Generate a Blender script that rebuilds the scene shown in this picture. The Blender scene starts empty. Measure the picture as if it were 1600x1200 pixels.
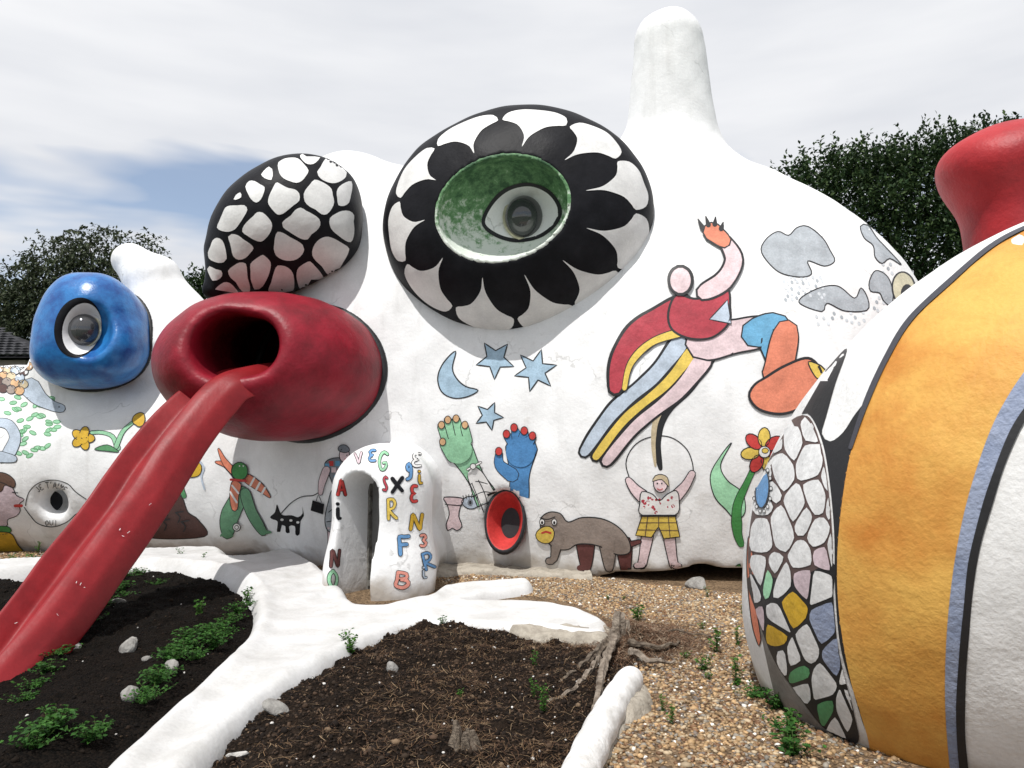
import bpy, bmesh, math, random
import numpy as np
from mathutils import Vector, Matrix
from mathutils.bvhtree import BVHTree
from mathutils.geometry import delaunay_2d_cdt

DRAFT = False
scene = bpy.context.scene
COL = scene.collection
R = math.radians
rng = np.random.default_rng(7)
random.seed(7)

# ------------------------------------------------------------------ camera
FPX = 1155.0                      # focal length in pixels of the 1600 px wide photograph
PITCH = math.atan(100 / FPX)
CP, SP = math.cos(PITCH), math.sin(PITCH)
EYE = np.array([0.0, 0.0, 1.6])
cam_d = bpy.data.cameras.new('camera')
cam_d.sensor_width = 36.0
cam_d.lens = 36.0 * FPX / 1600
cam_d.clip_end = 3000
cam = bpy.data.objects.new('camera', cam_d)
cam.location = EYE
cam.rotation_euler = (math.pi / 2 + PITCH, 0, 0)
COL.objects.link(cam)
scene.camera = cam

# ------------------------------------------------------------------ light
SUN_DIR = Vector((-0.26, -0.53, 1.08)).normalized()       # towards the sun
SUN_ELEV = math.asin(SUN_DIR.z)
SUN_ROT = math.atan2(SUN_DIR.x, SUN_DIR.y)
sun_d = bpy.data.lights.new('sun', 'SUN')
sun_d.energy = 4.5
sun_d.angle = R(0.55)
sun_d.color = (1.0, 0.975, 0.935)
sun = bpy.data.objects.new('sun', sun_d)
sun.rotation_euler = SUN_DIR.to_track_quat('Z', 'Y').to_euler()
sun.location = (-6, -8, 20)
COL.objects.link(sun)

world = bpy.data.worlds.new('World')
scene.world = world
world.use_nodes = True
wn, wl = world.node_tree.nodes, world.node_tree.links
wn.clear()
w_out = wn.new('ShaderNodeOutputWorld')
w_bg = wn.new('ShaderNodeBackground')
w_sky = wn.new('ShaderNodeTexSky')
w_sky.sky_type = 'NISHITA'
w_sky.sun_disc = False
w_sky.sun_elevation = SUN_ELEV
w_sky.sun_rotation = SUN_ROT
w_sky.air_density = 1.0
w_sky.dust_density = 0.5
w_bg.inputs['Strength'].default_value = 0.15
w_tc = wn.new('ShaderNodeTexCoord')
w_map = wn.new('ShaderNodeMapping')
w_map.inputs['Scale'].default_value = (1.5, 1.5, 7.5)
w_map.inputs['Location'].default_value = (0.35, 0.2, 0.42)
w_n1 = wn.new('ShaderNodeTexNoise')
w_n1.inputs['Scale'].default_value = 1.3
w_n1.inputs['Detail'].default_value = 4
w_n1.inputs['Roughness'].default_value = 0.5
w_n1.inputs['Distortion'].default_value = 0.3
w_r = wn.new('ShaderNodeValToRGB')
w_r.color_ramp.elements[0].position = 0.30; w_r.color_ramp.elements[0].color = (0.22, 0.22, 0.22, 1)
w_r.color_ramp.elements[1].position = 0.44
w_n2 = wn.new('ShaderNodeTexNoise')
w_n2.inputs['Scale'].default_value = 1.7
w_n2.inputs['Detail'].default_value = 4
w_r2 = wn.new('ShaderNodeValToRGB')
w_r2.color_ramp.elements[0].position = 0.3
w_r2.color_ramp.elements[0].color = (5.1, 5.25, 5.6, 1)
w_r2.color_ramp.elements[1].position = 0.72
w_r2.color_ramp.elements[1].color = (6.5, 6.55, 6.7, 1)
w_mix = wn.new('ShaderNodeMix')
w_mix.data_type = 'RGBA'
wl.new(w_tc.outputs['Generated'], w_map.inputs['Vector'])
wl.new(w_map.outputs['Vector'], w_n1.inputs['Vector'])
wl.new(w_map.outputs['Vector'], w_n2.inputs['Vector'])
w_sep = wn.new('ShaderNodeSeparateXYZ'); w_mr = wn.new('ShaderNodeMapRange'); w_add = wn.new('ShaderNodeMath')
w_mr.inputs[1].default_value = 0.31; w_mr.inputs[2].default_value = 0.45; w_mr.inputs[3].default_value = -0.12; w_mr.inputs[4].default_value = 0.20
wl.new(w_tc.outputs['Generated'], w_sep.inputs[0]); wl.new(w_sep.outputs[2], w_mr.inputs[0])
wl.new(w_n1.outputs['Fac'], w_add.inputs[0]); wl.new(w_mr.outputs[0], w_add.inputs[1])
wl.new(w_add.outputs[0], w_r.inputs['Fac'])
wl.new(w_n2.outputs['Fac'], w_r2.inputs['Fac'])
wl.new(w_r.outputs['Color'], w_mix.inputs[0])
wl.new(w_sky.outputs['Color'], w_mix.inputs[6])
wl.new(w_r2.outputs['Color'], w_mix.inputs[7])
wl.new(w_mix.outputs[2], w_bg.inputs['Color'])
wl.new(w_bg.outputs[0], w_out.inputs['Surface'])

scene.view_settings.view_transform = 'Standard'
scene.view_settings.look = 'None'
scene.view_settings.exposure = -0.06
scene.view_settings.gamma = 1.0
scene.view_settings.use_curve_mapping = False
scene.render.film_transparent = False
try:
    scene.cycles.use_denoising = True
    scene.cycles.max_bounces = 6
    scene.cycles.transparent_max_bounces = 8
except Exception:
    pass

# ------------------------------------------------------------------ measuring helpers
def ray(u, v):
    x = (u - 800) / FPX; y = (600 - v) / FPX
    return np.array([x, CP - y * SP, SP + y * CP])
def P(u, v, d):
    """the point at distance d (metres along +Y) seen at u, v of the photograph"""
    r = ray(u, v)
    return EYE + r * (d / r[1])
def G(u, v, z=0.0):
    r = ray(u, v)
    return EYE + r * ((z - EYE[2]) / r[2])
def px(n, d):
    return n * d / FPX

# ------------------------------------------------------------------ materials
def new_mat(name):
    m = bpy.data.materials.new(name)
    m.use_nodes = True
    return m, m.node_tree.nodes, m.node_tree.links, m.node_tree.nodes['Principled BSDF']

def paint(name, rgb, rough=0.55, vary=0.10, tint=None, scale=2.2, bump=0.25, bscale=26, coat=0.0, spec=0.35, fine=0.05, streak=0.0):
    """brushed paint on rough plaster: uneven tone, brush noise, hand-trowelled relief"""
    m, n, l, b = new_mat(name)
    g = n.new('ShaderNodeNewGeometry')
    a = n.new('ShaderNodeTexNoise'); a.inputs['Scale'].default_value = scale; a.inputs['Detail'].default_value = 6; a.inputs['Roughness'].default_value = 0.62
    f = n.new('ShaderNodeTexNoise'); f.inputs['Scale'].default_value = 45; f.inputs['Detail'].default_value = 3
    r = n.new('ShaderNodeValToRGB')
    lo = [c * (1 - vary * 1.6) for c in rgb] if tint is None else tint
    r.color_ramp.elements[0].position = 0.34; r.color_ramp.elements[0].color = (*lo, 1)
    r.color_ramp.elements[1].position = 0.60; r.color_ramp.elements[1].color = (*rgb, 1)
    l.new(g.outputs['Position'], a.inputs['Vector']); l.new(g.outputs['Position'], f.inputs['Vector'])
    l.new(a.outputs['Fac'], r.inputs['Fac'])
    mx = n.new('ShaderNodeMix'); mx.data_type = 'RGBA'; mx.blend_type = 'MULTIPLY'
    mx.inputs[0].default_value = 1.0
    mr = n.new('ShaderNodeMapRange'); mr.inputs[1].default_value = 0.3; mr.inputs[2].default_value = 0.7
    mr.inputs[3].default_value = 1 - fine; mr.inputs[4].default_value = 1 + fine * 0.6
    l.new(f.outputs['Fac'], mr.inputs[0])
    cmb = n.new('ShaderNodeCombineColor')
    for i in range(3): l.new(mr.outputs[0], cmb.inputs[i])
    l.new(r.outputs['Color'], mx.inputs[6]); l.new(cmb.outputs[0], mx.inputs[7])
    l.new(mx.outputs[2], b.inputs['Base Color'])
    if streak:
        # rain streaks, hairline cracks and dirt splashed up from the ground
        mp = n.new('ShaderNodeMapping'); mp.inputs['Scale'].default_value = (5.5, 5.5, 0.55); l.new(g.outputs['Position'], mp.inputs['Vector'])
        s1 = n.new('ShaderNodeTexNoise'); s1.inputs['Scale'].default_value = 1.0; s1.inputs['Detail'].default_value = 5; l.new(mp.outputs[0], s1.inputs['Vector'])
        r1 = n.new('ShaderNodeMapRange'); r1.inputs[1].default_value = 0.56; r1.inputs[2].default_value = 0.80; r1.inputs[3].default_value = 0; r1.inputs[4].default_value = 0.55 * streak; l.new(s1.outputs['Fac'], r1.inputs[0])
        x1 = n.new('ShaderNodeMix'); x1.data_type = 'RGBA'; x1.inputs[7].default_value = (0.42, 0.41, 0.39, 1)
        l.new(r1.outputs[0], x1.inputs[0]); l.new(mx.outputs[2], x1.inputs[6])
        vo = n.new('ShaderNodeTexVoronoi'); vo.feature = 'DISTANCE_TO_EDGE'; vo.inputs['Scale'].default_value = 0.9
        dn = n.new('ShaderNodeTexNoise'); dn.inputs['Scale'].default_value = 2.5; dn.inputs['Detail'].default_value = 6; l.new(g.outputs['Position'], dn.inputs['Vector'])
        dm = n.new('ShaderNodeMix'); dm.data_type = 'RGBA'; dm.inputs[0].default_value = 0.35; l.new(g.outputs['Position'], dm.inputs[6]); l.new(dn.outputs['Color'], dm.inputs[7]); l.new(dm.outputs[2], vo.inputs['Vector'])
        r2 = n.new('ShaderNodeMapRange'); r2.inputs[1].default_value = 0.0; r2.inputs[2].default_value = 0.006; r2.inputs[3].default_value = 0.5; r2.inputs[4].default_value = 0; l.new(vo.outputs['Distance'], r2.inputs[0])
        r3 = n.new('ShaderNodeMapRange'); r3.inputs[1].default_value = 0.50; r3.inputs[2].default_value = 0.60; l.new(a.outputs['Fac'], r3.inputs[0])
        mu = n.new('ShaderNodeMath'); mu.operation = 'MULTIPLY'; l.new(r2.outputs[0], mu.inputs[0]); l.new(r3.outputs[0], mu.inputs[1])
        x2 = n.new('ShaderNodeMix'); x2.data_type = 'RGBA'; x2.inputs[7].default_value = (0.28, 0.27, 0.26, 1); l.new(mu.outputs[0], x2.inputs[0]); l.new(x1.outputs[2], x2.inputs[6])
        sz = n.new('ShaderNodeSeparateXYZ'); l.new(g.outputs['Position'], sz.inputs[0])
        zz = n.new('ShaderNodeMapRange'); zz.inputs[1].default_value = 0.02; zz.inputs[2].default_value = 0.34; zz.inputs[3].default_value = 0.30; zz.inputs[4].default_value = -0.1; l.new(sz.outputs[2], zz.inputs[0])
        ad = n.new('ShaderNodeMath'); l.new(zz.outputs[0], ad.inputs[0]); l.new(dn.outputs['Fac'], ad.inputs[1])
        r4 = n.new('ShaderNodeMapRange'); r4.inputs[1].default_value = 0.56; r4.inputs[2].default_value = 0.80; r4.inputs[3].default_value = 0; r4.inputs[4].default_value = 0.75; l.new(ad.outputs[0], r4.inputs[0])
        x3 = n.new('ShaderNodeMix'); x3.data_type = 'RGBA'; x3.inputs[7].default_value = (0.33, 0.28, 0.22, 1); l.new(r4.outputs[0], x3.inputs[0]); l.new(x2.outputs[2], x3.inputs[6])
        l.new(x3.outputs[2], b.inputs['Base Color'])
    b.inputs['Roughness'].default_value = rough
    b.inputs['Specular IOR Level'].default_value = spec
    b.inputs['Coat Weight'].default_value = coat
    b.inputs['Coat Roughness'].default_value = 0.25
    b1 = n.new('ShaderNodeTexNoise'); b1.inputs['Scale'].default_value = bscale; b1.inputs['Detail'].default_value = 5; b1.inputs['Roughness'].default_value = 0.6
    b0 = n.new('ShaderNodeTexNoise'); b0.inputs['Scale'].default_value = 5.0; b0.inputs['Detail'].default_value = 3
    l.new(g.outputs['Position'], b1.inputs['Vector']); l.new(g.outputs['Position'], b0.inputs['Vector'])
    k1 = n.new('ShaderNodeBump'); k1.inputs['Strength'].default_value = bump; k1.inputs['Distance'].default_value = 0.02
    k0 = n.new('ShaderNodeBump'); k0.inputs['Strength'].default_value = min(1, bump * 0.7); k0.inputs['Distance'].default_value = 0.06
    l.new(b0.outputs['Fac'], k0.inputs['Height']); l.new(k0.outputs['Normal'], k1.inputs['Normal'])
    l.new(b1.outputs['Fac'], k1.inputs['Height']); l.new(k1.outputs['Normal'], b.inputs['Normal'])
    return m

M = {}
M['white'] = paint('white_plaster', (0.81, 0.81, 0.81), 0.6, tint=(0.70, 0.698, 0.696), scale=1.5, bump=0.22, fine=0.03, streak=0.65)
M['white_bright'] = paint('white_path_paint', (0.62, 0.618, 0.615), 0.55, tint=(0.50, 0.494, 0.48), scale=2.6, bump=0.2, fine=0.06)
M['white_patch'] = paint('white_patch_paint', (0.76, 0.75, 0.735), 0.5, tint=(0.62, 0.61, 0.60), scale=3.0, bump=0.2)
M['black'] = paint('black_paint', (0.007, 0.007, 0.009), 0.5, tint=(0.012, 0.012, 0.015), scale=4, bump=0.16, spec=0.12)
M['ink'] = paint('outline_paint', (0.018, 0.018, 0.02), 0.5, 0.1, bump=0.1)
M['grey_ink'] = paint('worn_outline_paint', (0.055, 0.055, 0.068), 0.55, 0.1, bump=0.1)
M['brown_ink'] = paint('brown_outline_paint', (0.10, 0.065, 0.06), 0.55, 0.1, bump=0.1)
M['red'] = paint('deep_red_paint', (0.255, 0.009, 0.022), 0.45, tint=(0.15, 0.005, 0.012), scale=3.2, bump=0.25, spec=0.3)
M['slide_red'] = paint('slide_red_paint', (0.235, 0.011, 0.015), 0.45, tint=(0.17, 0.007, 0.010), scale=3.2, bump=0.10, spec=0.3)
M['knob_red'] = paint('knob_red_paint', (0.40, 0.020, 0.025), 0.5, tint=(0.25, 0.012, 0.018), scale=1.6, bump=0.25)
M['blue'] = paint('sponged_blue_paint', (0.022, 0.17, 0.46), 0.3, tint=(0.010, 0.07, 0.27), scale=4.2, bump=0.25, coat=0.35)
M['orange'] = paint('ochre_band_paint', (0.66, 0.375, 0.085), 0.6, tint=(0.50, 0.19, 0.03), scale=1.4, bump=0.30, bscale=42)
M['bluegrey'] = paint('blue_grey_paint', (0.27, 0.31, 0.42), 0.55, tint=(0.19, 0.23, 0.34), scale=5, bump=0.5, bscale=38)
M['white_rough'] = paint('rough_white_plaster', (0.74, 0.735, 0.73), 0.65, tint=(0.66, 0.655, 0.65), scale=2.2, bump=0.28, bscale=36, fine=0.05, streak=0.5)
for k, c in dict(sky=(0.36, 0.50, 0.62), green=(0.28, 0.55, 0.34), footblue=(0.07, 0.22, 0.46), signal=(0.55, 0.05, 0.045), pink=(0.74, 0.58, 0.60),
                 paleblue=(0.47, 0.54, 0.63), yellow=(0.72, 0.52, 0.10), gold=(0.62, 0.38, 0.03), tan=(0.56, 0.46, 0.30), coral=(0.68, 0.22, 0.13), taupe=(0.28, 0.23, 0.20),
                 maroon=(0.13, 0.045, 0.042), crimson=(0.42, 0.045, 0.065), cloud=(0.40, 0.43, 0.46), cyan=(0.13, 0.36, 0.56), mint=(0.36, 0.68, 0.43), leaf=(0.06, 0.26, 0.07), midgreen=(0.10, 0.30, 0.13),
                 rock=(0.075, 0.035, 0.03), hair=(0.13, 0.07, 0.05), cream=(0.62, 0.58, 0.42), slate=(0.20, 0.22, 0.25), lilac=(0.62, 0.50, 0.54), peach=(0.62, 0.38, 0.20), salmon=(0.75, 0.30, 0.24), letterblue=(0.12, 0.28, 0.52),
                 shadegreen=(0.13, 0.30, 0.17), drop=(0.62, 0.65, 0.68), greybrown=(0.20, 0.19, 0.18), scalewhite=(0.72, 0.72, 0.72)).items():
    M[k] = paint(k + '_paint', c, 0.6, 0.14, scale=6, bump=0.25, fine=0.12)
# ------------------------------------------------------------------ objects and names
def put(name, verts, faces, mats, parent=None, smooth=True, fmat=None, normals=None, tri=None):
    me = bpy.data.meshes.new(name)
    verts = np.asarray(verts, float)
    c = verts.mean(0) if len(verts) else np.zeros(3)
    if parent is None: c[2] = verts[:, 2].min()
    me.from_pydata((verts - c).tolist(), [], faces if isinstance(faces, list) else faces.tolist())
    for m in (mats if isinstance(mats, (list, tuple)) else [mats]): me.materials.append(m)
    if fmat is not None: me.polygons.foreach_set('material_index', np.asarray(fmat, np.int32))
    if smooth: me.polygons.foreach_set('use_smooth', np.ones(len(me.polygons), bool))
    me.update()
    if normals is not None:
        try: me.normals_split_custom_set_from_vertices([tuple(n) for n in normals])
        except Exception as e: print('normals', e)
    o = bpy.data.objects.new(name, me)
    COL.objects.link(o)
    if parent is not None:
        o.parent = parent
        o.location = Vector(c) - world_loc(parent)
    else:
        o.location = c
    return o
def world_loc(o):
    w = Vector(o.location)
    while o.parent is not None:
        o = o.parent; w = w + Vector(o.location)
    return w
def thing(name, label, cat, loc, group=None):
    o = bpy.data.objects.new(name, None); COL.objects.link(o)
    o.location = loc; o.empty_display_size = 0.2
    return tag(o, label, cat, group)
def tag(o, label, cat=None, group=None, kind=None):
    if label: o['label'] = label
    if cat: o['category'] = cat
    if group: o['group'] = group
    if kind: o['kind'] = kind
    return o

# ------------------------------------------------------------------ signed distance shapes
f4 = np.float32
def ell(c, r, Rm=None):
    c = np.asarray(c, float); r = np.asarray(r, float)
    def f(X, Y, Z):
        x, y, z = X - f4(c[0]), Y - f4(c[1]), Z - f4(c[2])
        if Rm is not None:
            q = [f4(Rm[i, 0]) * x + f4(Rm[i, 1]) * y + f4(Rm[i, 2]) * z for i in range(3)]
            x, y, z = q
        a, b, d = x / f4(r[0]), y / f4(r[1]), z / f4(r[2])
        k0 = np.sqrt(a * a + b * b + d * d)
        a /= f4(r[0]); b /= f4(r[1]); d /= f4(r[2])
        k1 = np.sqrt(a * a + b * b + d * d) + f4(1e-6)
        return k0 * (k0 - 1) / k1
    return f
def cone(a, b, ra, rb):
    a = np.asarray(a, float); b = np.asarray(b, float); ab = b - a; L = float(ab @ ab)
    def f(X, Y, Z):
        x, y, z = X - f4(a[0]), Y - f4(a[1]), Z - f4(a[2])
        t = np.clip((x * f4(ab[0]) + y * f4(ab[1]) + z * f4(ab[2])) / f4(L), 0, 1)
        x -= t * f4(ab[0]); y -= t * f4(ab[1]); z -= t * f4(ab[2])
        return np.sqrt(x * x + y * y + z * z) - (f4(ra) + t * f4(rb - ra))
    return f
def smin(a, b, k):
    h = np.maximum(f4(k) - np.abs(a - b), 0) / f4(k)
    return np.minimum(a, b) - h * h * f4(k * 0.25)
def smax(a, b, k): return -smin(-a, -b, k)
def rotz(a):
    return np.array([[math.cos(a), math.sin(a), 0], [-math.sin(a), math.cos(a), 0], [0, 0, 1]])
def roty(t):
    return np.array([[math.cos(t), 0, math.sin(t)], [0, 1, 0], [-math.sin(t), 0, math.cos(t)]])
def lumps(X, Y, Z, a=0.012):
    return f4(a) * (np.sin(3.1 * X + 1.3 * np.sin(2.2 * Z)) * np.sin(2.7 * Z + 0.8 * Y) + 0.6 * np.sin(6.3 * X + 2 * np.sin(3.1 * Y)) * np.sin(5.9 * Z + 1.7) + 0.3 * np.sin(12 * X + 3 * Y) * np.sin(11 * Z - 4 * Y))

def grid(lo, hi, h):
    ax = [np.arange(lo[i], hi[i] + h, h, dtype=f4) for i in range(3)]
    return np.meshgrid(*ax, indexing='ij', sparse=False)
def nets(fn, lo, hi, h):
    """surface nets: a quad mesh of the zero level of fn"""
    X, Y, Z = grid(lo, hi, h)
    D = fn(X, Y, Z).astype(f4)
    n = D.shape
    S = D < 0
    cnt = np.zeros([k - 1 for k in n], np.int8)
    for dx in (0, 1):
        for dy in (0, 1):
            for dz in (0, 1):
                cnt += S[dx:n[0] - 1 + dx, dy:n[1] - 1 + dy, dz:n[2] - 1 + dz]
    act = (cnt > 0) & (cnt < 8)
    I = np.argwhere(act)
    idx = -np.ones(act.shape, np.int64); idx[act] = np.arange(len(I))
    acc = np.zeros((len(I), 3)); num = np.zeros(len(I))
    cor = [(a, b, c) for a in (0, 1) for b in (0, 1) for c in (0, 1)]
    val = {c: D[I[:, 0] + c[0], I[:, 1] + c[1], I[:, 2] + c[2]] for c in cor}
    for c in cor:
        for ax in range(3):
            if c[ax] == 0:
                e = list(c); e[ax] = 1; e = tuple(e)
                a, b = val[c], val[e]
                m = (a < 0) != (b < 0)
                t = np.where(m, a / np.where(m, a - b, 1), 0)
                p = np.tile(np.array(c, float), (len(I), 1)); p[:, ax] += t
                acc[m] += p[m]; num[m] += 1
    V = (I + acc / num[:, None]) * h + np.asarray(lo, float)
    Q = []
    for ax in range(3):
        o1, o2 = [(1, 2), (2, 0), (0, 1)][ax]
        sl0 = [slice(None)] * 3; sl1 = [slice(None)] * 3
        sl0[ax] = slice(0, -1); sl1[ax] = slice(1, None)
        a, b = S[tuple(sl0)], S[tuple(sl1)]
        E = np.argwhere(a != b)
        ok = (E[:, o1] > 0) & (E[:, o2] > 0) & (E[:, o1] < n[o1] - 1) & (E[:, o2] < n[o2] - 1)
        E = E[ok]
        flip = ~a[E[:, 0], E[:, 1], E[:, 2]]
        q = []
        for s, t in ((1, 1), (0, 1), (0, 0), (1, 0)):
            J = E.copy(); J[:, o1] -= s; J[:, o2] -= t
            q.append(idx[J[:, 0], J[:, 1], J[:, 2]])
        q = np.stack(q, 1)
        q[flip] = q[flip][:, ::-1]
        Q.append(q)
    Q = np.concatenate(Q)
    Q = Q[(Q >= 0).all(1)]
    return V, np.concatenate([Q[:, [0, 1, 2]], Q[:, [0, 2, 3]]])

class Target:
    """a surface that paint can be laid on"""
    def __init__(s, V, Q):
        if Q.shape[1] == 4: Q = np.concatenate([Q[:, [0, 1, 2]], Q[:, [0, 2, 3]]])
        s.V, s.Q = V, Q
        s.bvh = BVHTree.FromPolygons(V.tolist(), Q.tolist())
        a, b, c = (V[Q[:, i]] for i in range(3))
        fn = np.cross(b - a, c - a)
        N = np.zeros_like(V)
        for i in range(3): np.add.at(N, Q[:, i], fn)
        s.N = N / (np.linalg.norm(N, axis=1)[:, None] + 1e-12)
    def hit(s, u, v):
        r = ray(u, v)
        loc, nor, fi, di = s.bvh.ray_cast(Vector(EYE), Vector(r))
        if loc is None: return None
        q = s.Q[fi]; p = np.array(loc)
        w = 1 / (np.linalg.norm(s.V[q] - p, axis=1) ** 2 + 1e-5)
        n = (s.N[q] * w[:, None]).sum(0); n /= np.linalg.norm(n) + 1e-12
        if n @ r > 0: n = -n
        return p, n
def merge(*ts):
    V = []; Q = []; k = 0
    for t in ts:
        V.append(t.V); Q.append(t.Q + k); k += len(t.V)
    return Target(np.concatenate(V), np.concatenate(Q))

# ------------------------------------------------------------------ painted shapes
def spline(pts, closed=True, step=6.0):
    pts = [np.asarray(p, float) for p in pts]; n = len(pts); out = []
    for i in range(n if closed else n - 1):
        if closed: p0, p1, p2, p3 = (pts[(i + k - 1) % n] for k in range(4))
        else: p0, p1, p2, p3 = pts[max(i - 1, 0)], pts[i], pts[i + 1], pts[min(i + 2, n - 1)]
        m = max(1, int(round(np.linalg.norm(p2 - p1) / step)))
        for j in range(m):
            t = j / m
            out.append(0.5 * (2 * p1 + (p2 - p0) * t + (2 * p0 - 5 * p1 + 4 * p2 - p3) * t * t + (3 * p1 - p0 - 3 * p2 + p3) * t ** 3))
    if not closed: out.append(pts[-1])
    return np.array(out)
def straight(pts, closed=True, step=6.0):
    out = []; n = len(pts)
    for i in range(n if closed else n - 1):
        a, b = np.asarray(pts[i], float), np.asarray(pts[(i + 1) % n], float)
        m = max(1, int(round(np.linalg.norm(b - a) / step)))
        for j in range(m): out.append(a + (b - a) * j / m)
    if not closed: out.append(np.asarray(pts[-1], float))
    return np.array(out)
def inside(P_, x, y):
    X0, Y0 = P_[:, 0], P_[:, 1]; X1, Y1 = np.roll(X0, -1), np.roll(Y0, -1)
    x = np.asarray(x)[:, None]; y = np.asarray(y)[:, None]
    c = ((Y0 > y) != (Y1 > y)) & (x < (X1 - X0) * (y - Y0) / (Y1 - Y0 + 1e-12) + X0)
    return c.sum(1) % 2 == 1
def dist_edges(P_, x, y):
    A = P_; B = np.roll(P_, -1, 0); d = np.full(len(x), 1e9)
    for a, b in zip(A, B):
        ab = b - a; L = ab @ ab + 1e-12
        t = np.clip(((x - a[0]) * ab[0] + (y - a[1]) * ab[1]) / L, 0, 1)
        d = np.minimum(d, (x - a[0] - t * ab[0]) ** 2 + (y - a[1] - t * ab[1]) ** 2)
    return np.sqrt(d)
def fill_tris(poly, step, rings=()):
    lo, hi = poly.min(0), poly.max(0)
    gx, gy = np.meshgrid(np.arange(lo[0], hi[0], step), np.arange(lo[1], hi[1], step * 0.87))
    gx = gx + (np.arange(gx.shape[0]) % 2)[:, None] * step * 0.5
    gx, gy = gx.ravel(), gy.ravel()
    if len(gx):
        k = inside(poly, gx, gy); gx, gy = gx[k], gy[k]
    if len(gx):
        k = dist_edges(poly, gx, gy) > (max(rings) if len(rings) else 0) + step * 0.45; gx, gy = gx[k], gy[k]
    for q in rings:
        t = np.roll(poly, -1, 0) - np.roll(poly, 1, 0); t /= np.linalg.norm(t, axis=1)[:, None] + 1e-9
        nn = np.stack([-t[:, 1], t[:, 0]], 1)
        if not inside(poly, *(poly + nn * 0.004).T).mean() > 0.5: nn = -nn
        c = poly + nn * q
        k = (np.abs(dist_edges(poly, c[:, 0], c[:, 1]) - q) < 0.25 * q) & inside(poly, c[:, 0], c[:, 1])
        gx = np.append(gx, c[k, 0]); gy = np.append(gy, c[k, 1])
    pts = [Vector((float(a), float(b))) for a, b in poly] + [Vector((float(a), float(b))) for a, b in zip(gx, gy)]
    n = len(poly)
    v, e, f, *_ = delaunay_2d_cdt(pts, [(i, (i + 1) % n) for i in range(n)], [], 0, 1e-6)
    v = np.array([(a.x, a.y) for a in v]); f = np.array([t for t in f if len(t) == 3])
    if not len(f): return v, f
    c = v[f].mean(1)
    return v, f[inside(poly, c[:, 0], c[:, 1])]

class Motif:
    """flat paint laid on a surface: fills and brushed lines, one mesh with several paints"""
    def __init__(s, target, step=6.0, lift=0.0025):
        s.t, s.step, s.lift = target, step, lift
        s.V, s.F, s.M, s.N, s.mats = [], [], [], [], []
        s.layer = 0; s.hold = False
    def mi(s, m):
        if m not in s.mats: s.mats.append(m)
        return s.mats.index(m)
    def _add(s, uv, tris, mat, lift):
        k = len(s.V); mp = {}; mi = s.mi(mat)
        for i, (u, v) in enumerate(uv):
            h = s.t.hit(u, v)
            if h is None: continue
            mp[i] = len(s.V); s.V.append(h[0] + h[1] * lift); s.N.append(h[1])
        for f in tris:
            if all(i in mp for i in f):
                q = [mp[i] for i in f]
                pp = np.array([s.V[i] for i in q])
                if np.ptp(np.linalg.norm(pp - EYE, axis=1)) < 0.35:
                    nn = np.cross(pp[1] - pp[0], pp[2] - pp[0])
                    if nn @ s.N[q[0]] < 0: q = q[::-1]
                    s.F.append(q); s.M.append(mi)
    def fill(s, pts, mat, lw=0, ink='ink', smooth=True, lift=None):
        if not s.hold: s.layer += 1
        l = s.lift + 0.0010 * s.layer if lift is None else lift
        poly = (spline if smooth else straight)(pts, True, s.step)
        v, f = fill_tris(poly, s.step * 1.3)
        s._add(v, f, mat, l)
        if lw: s.line(poly, lw, ink, True, None, l + 0.0009)
        return s
    def line(s, pts, w, mat='ink', closed=False, smooth=True, lift=None, taper=False):
        if lift is None:
            if not s.hold: s.layer += 1
            lift = s.lift + 0.0010 * s.layer + 0.0009
        p = np.asarray(pts, float) if smooth is None else (spline if smooth else straight)(pts, closed, s.step)
        if closed: t = np.roll(p, -1, 0) - np.roll(p, 1, 0)
        else: t = np.gradient(p, axis=0)
        t /= np.linalg.norm(t, axis=1)[:, None] + 1e-9
        nrm = np.stack([-t[:, 1], t[:, 0]], 1)
        n = len(p)
        if not np.ndim(w): ww = np.full(n, w / 2.0)
        else: ww = np.interp(np.linspace(0, 1, n), np.linspace(0, 1, len(w)), w) / 2
        if taper: ww = ww * np.clip(np.minimum(np.arange(n), np.arange(n)[::-1]) / (0.25 * n), 0.25, 1)
        ww = ww * (1 + 0.06 * np.sin(np.arange(n) * 0.23 + n) + 0.04 * np.sin(np.arange(n) * 0.61))
        uv = np.concatenate([p + nrm * ww[:, None], p, p - nrm * ww[:, None]])
        q = []
        for i in range(n if closed else n - 1):
            j = (i + 1) % n
            q += [(i, j, n + j, n + i), (n + i, n + j, 2 * n + j, 2 * n + i)]
        if not closed:      # round ends
            uv = list(uv)
            for e, sg in ((0, -1), (n - 1, 1)):
                b = len(uv)
                for a in np.linspace(-math.pi / 2, math.pi / 2, 5)[1:-1]:
                    uv.append(p[e] + ww[e] * (t[e] * sg * math.cos(a) + nrm[e] * math.sin(a)))
                q += [(n + e, 2 * n + e, b), (n + e, b, b + 1), (n + e, b + 1, b + 2), (n + e, b + 2, e)]
        s._add(uv, q, mat, lift)
        return s
    def oval(s, u, v, a, b, mat, rot=0, lw=0, ink='ink', n=14):
        c, si = math.cos(rot), math.sin(rot)
        return s.fill([(u + a * math.cos(t) * c - b * math.sin(t) * si, v + a * math.cos(t) * si + b * math.sin(t) * c) for t in np.linspace(0, 2 * math.pi, n, endpoint=False)], mat, lw, ink)
    def build(s, name, parent, label=None):
        if not s.F: print('EMPTY', name); return None
        o = put(name, s.V, s.F, [M[k] for k in s.mats], parent, True, s.M, s.N)
        if label: o['label'] = label
        return o
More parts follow.
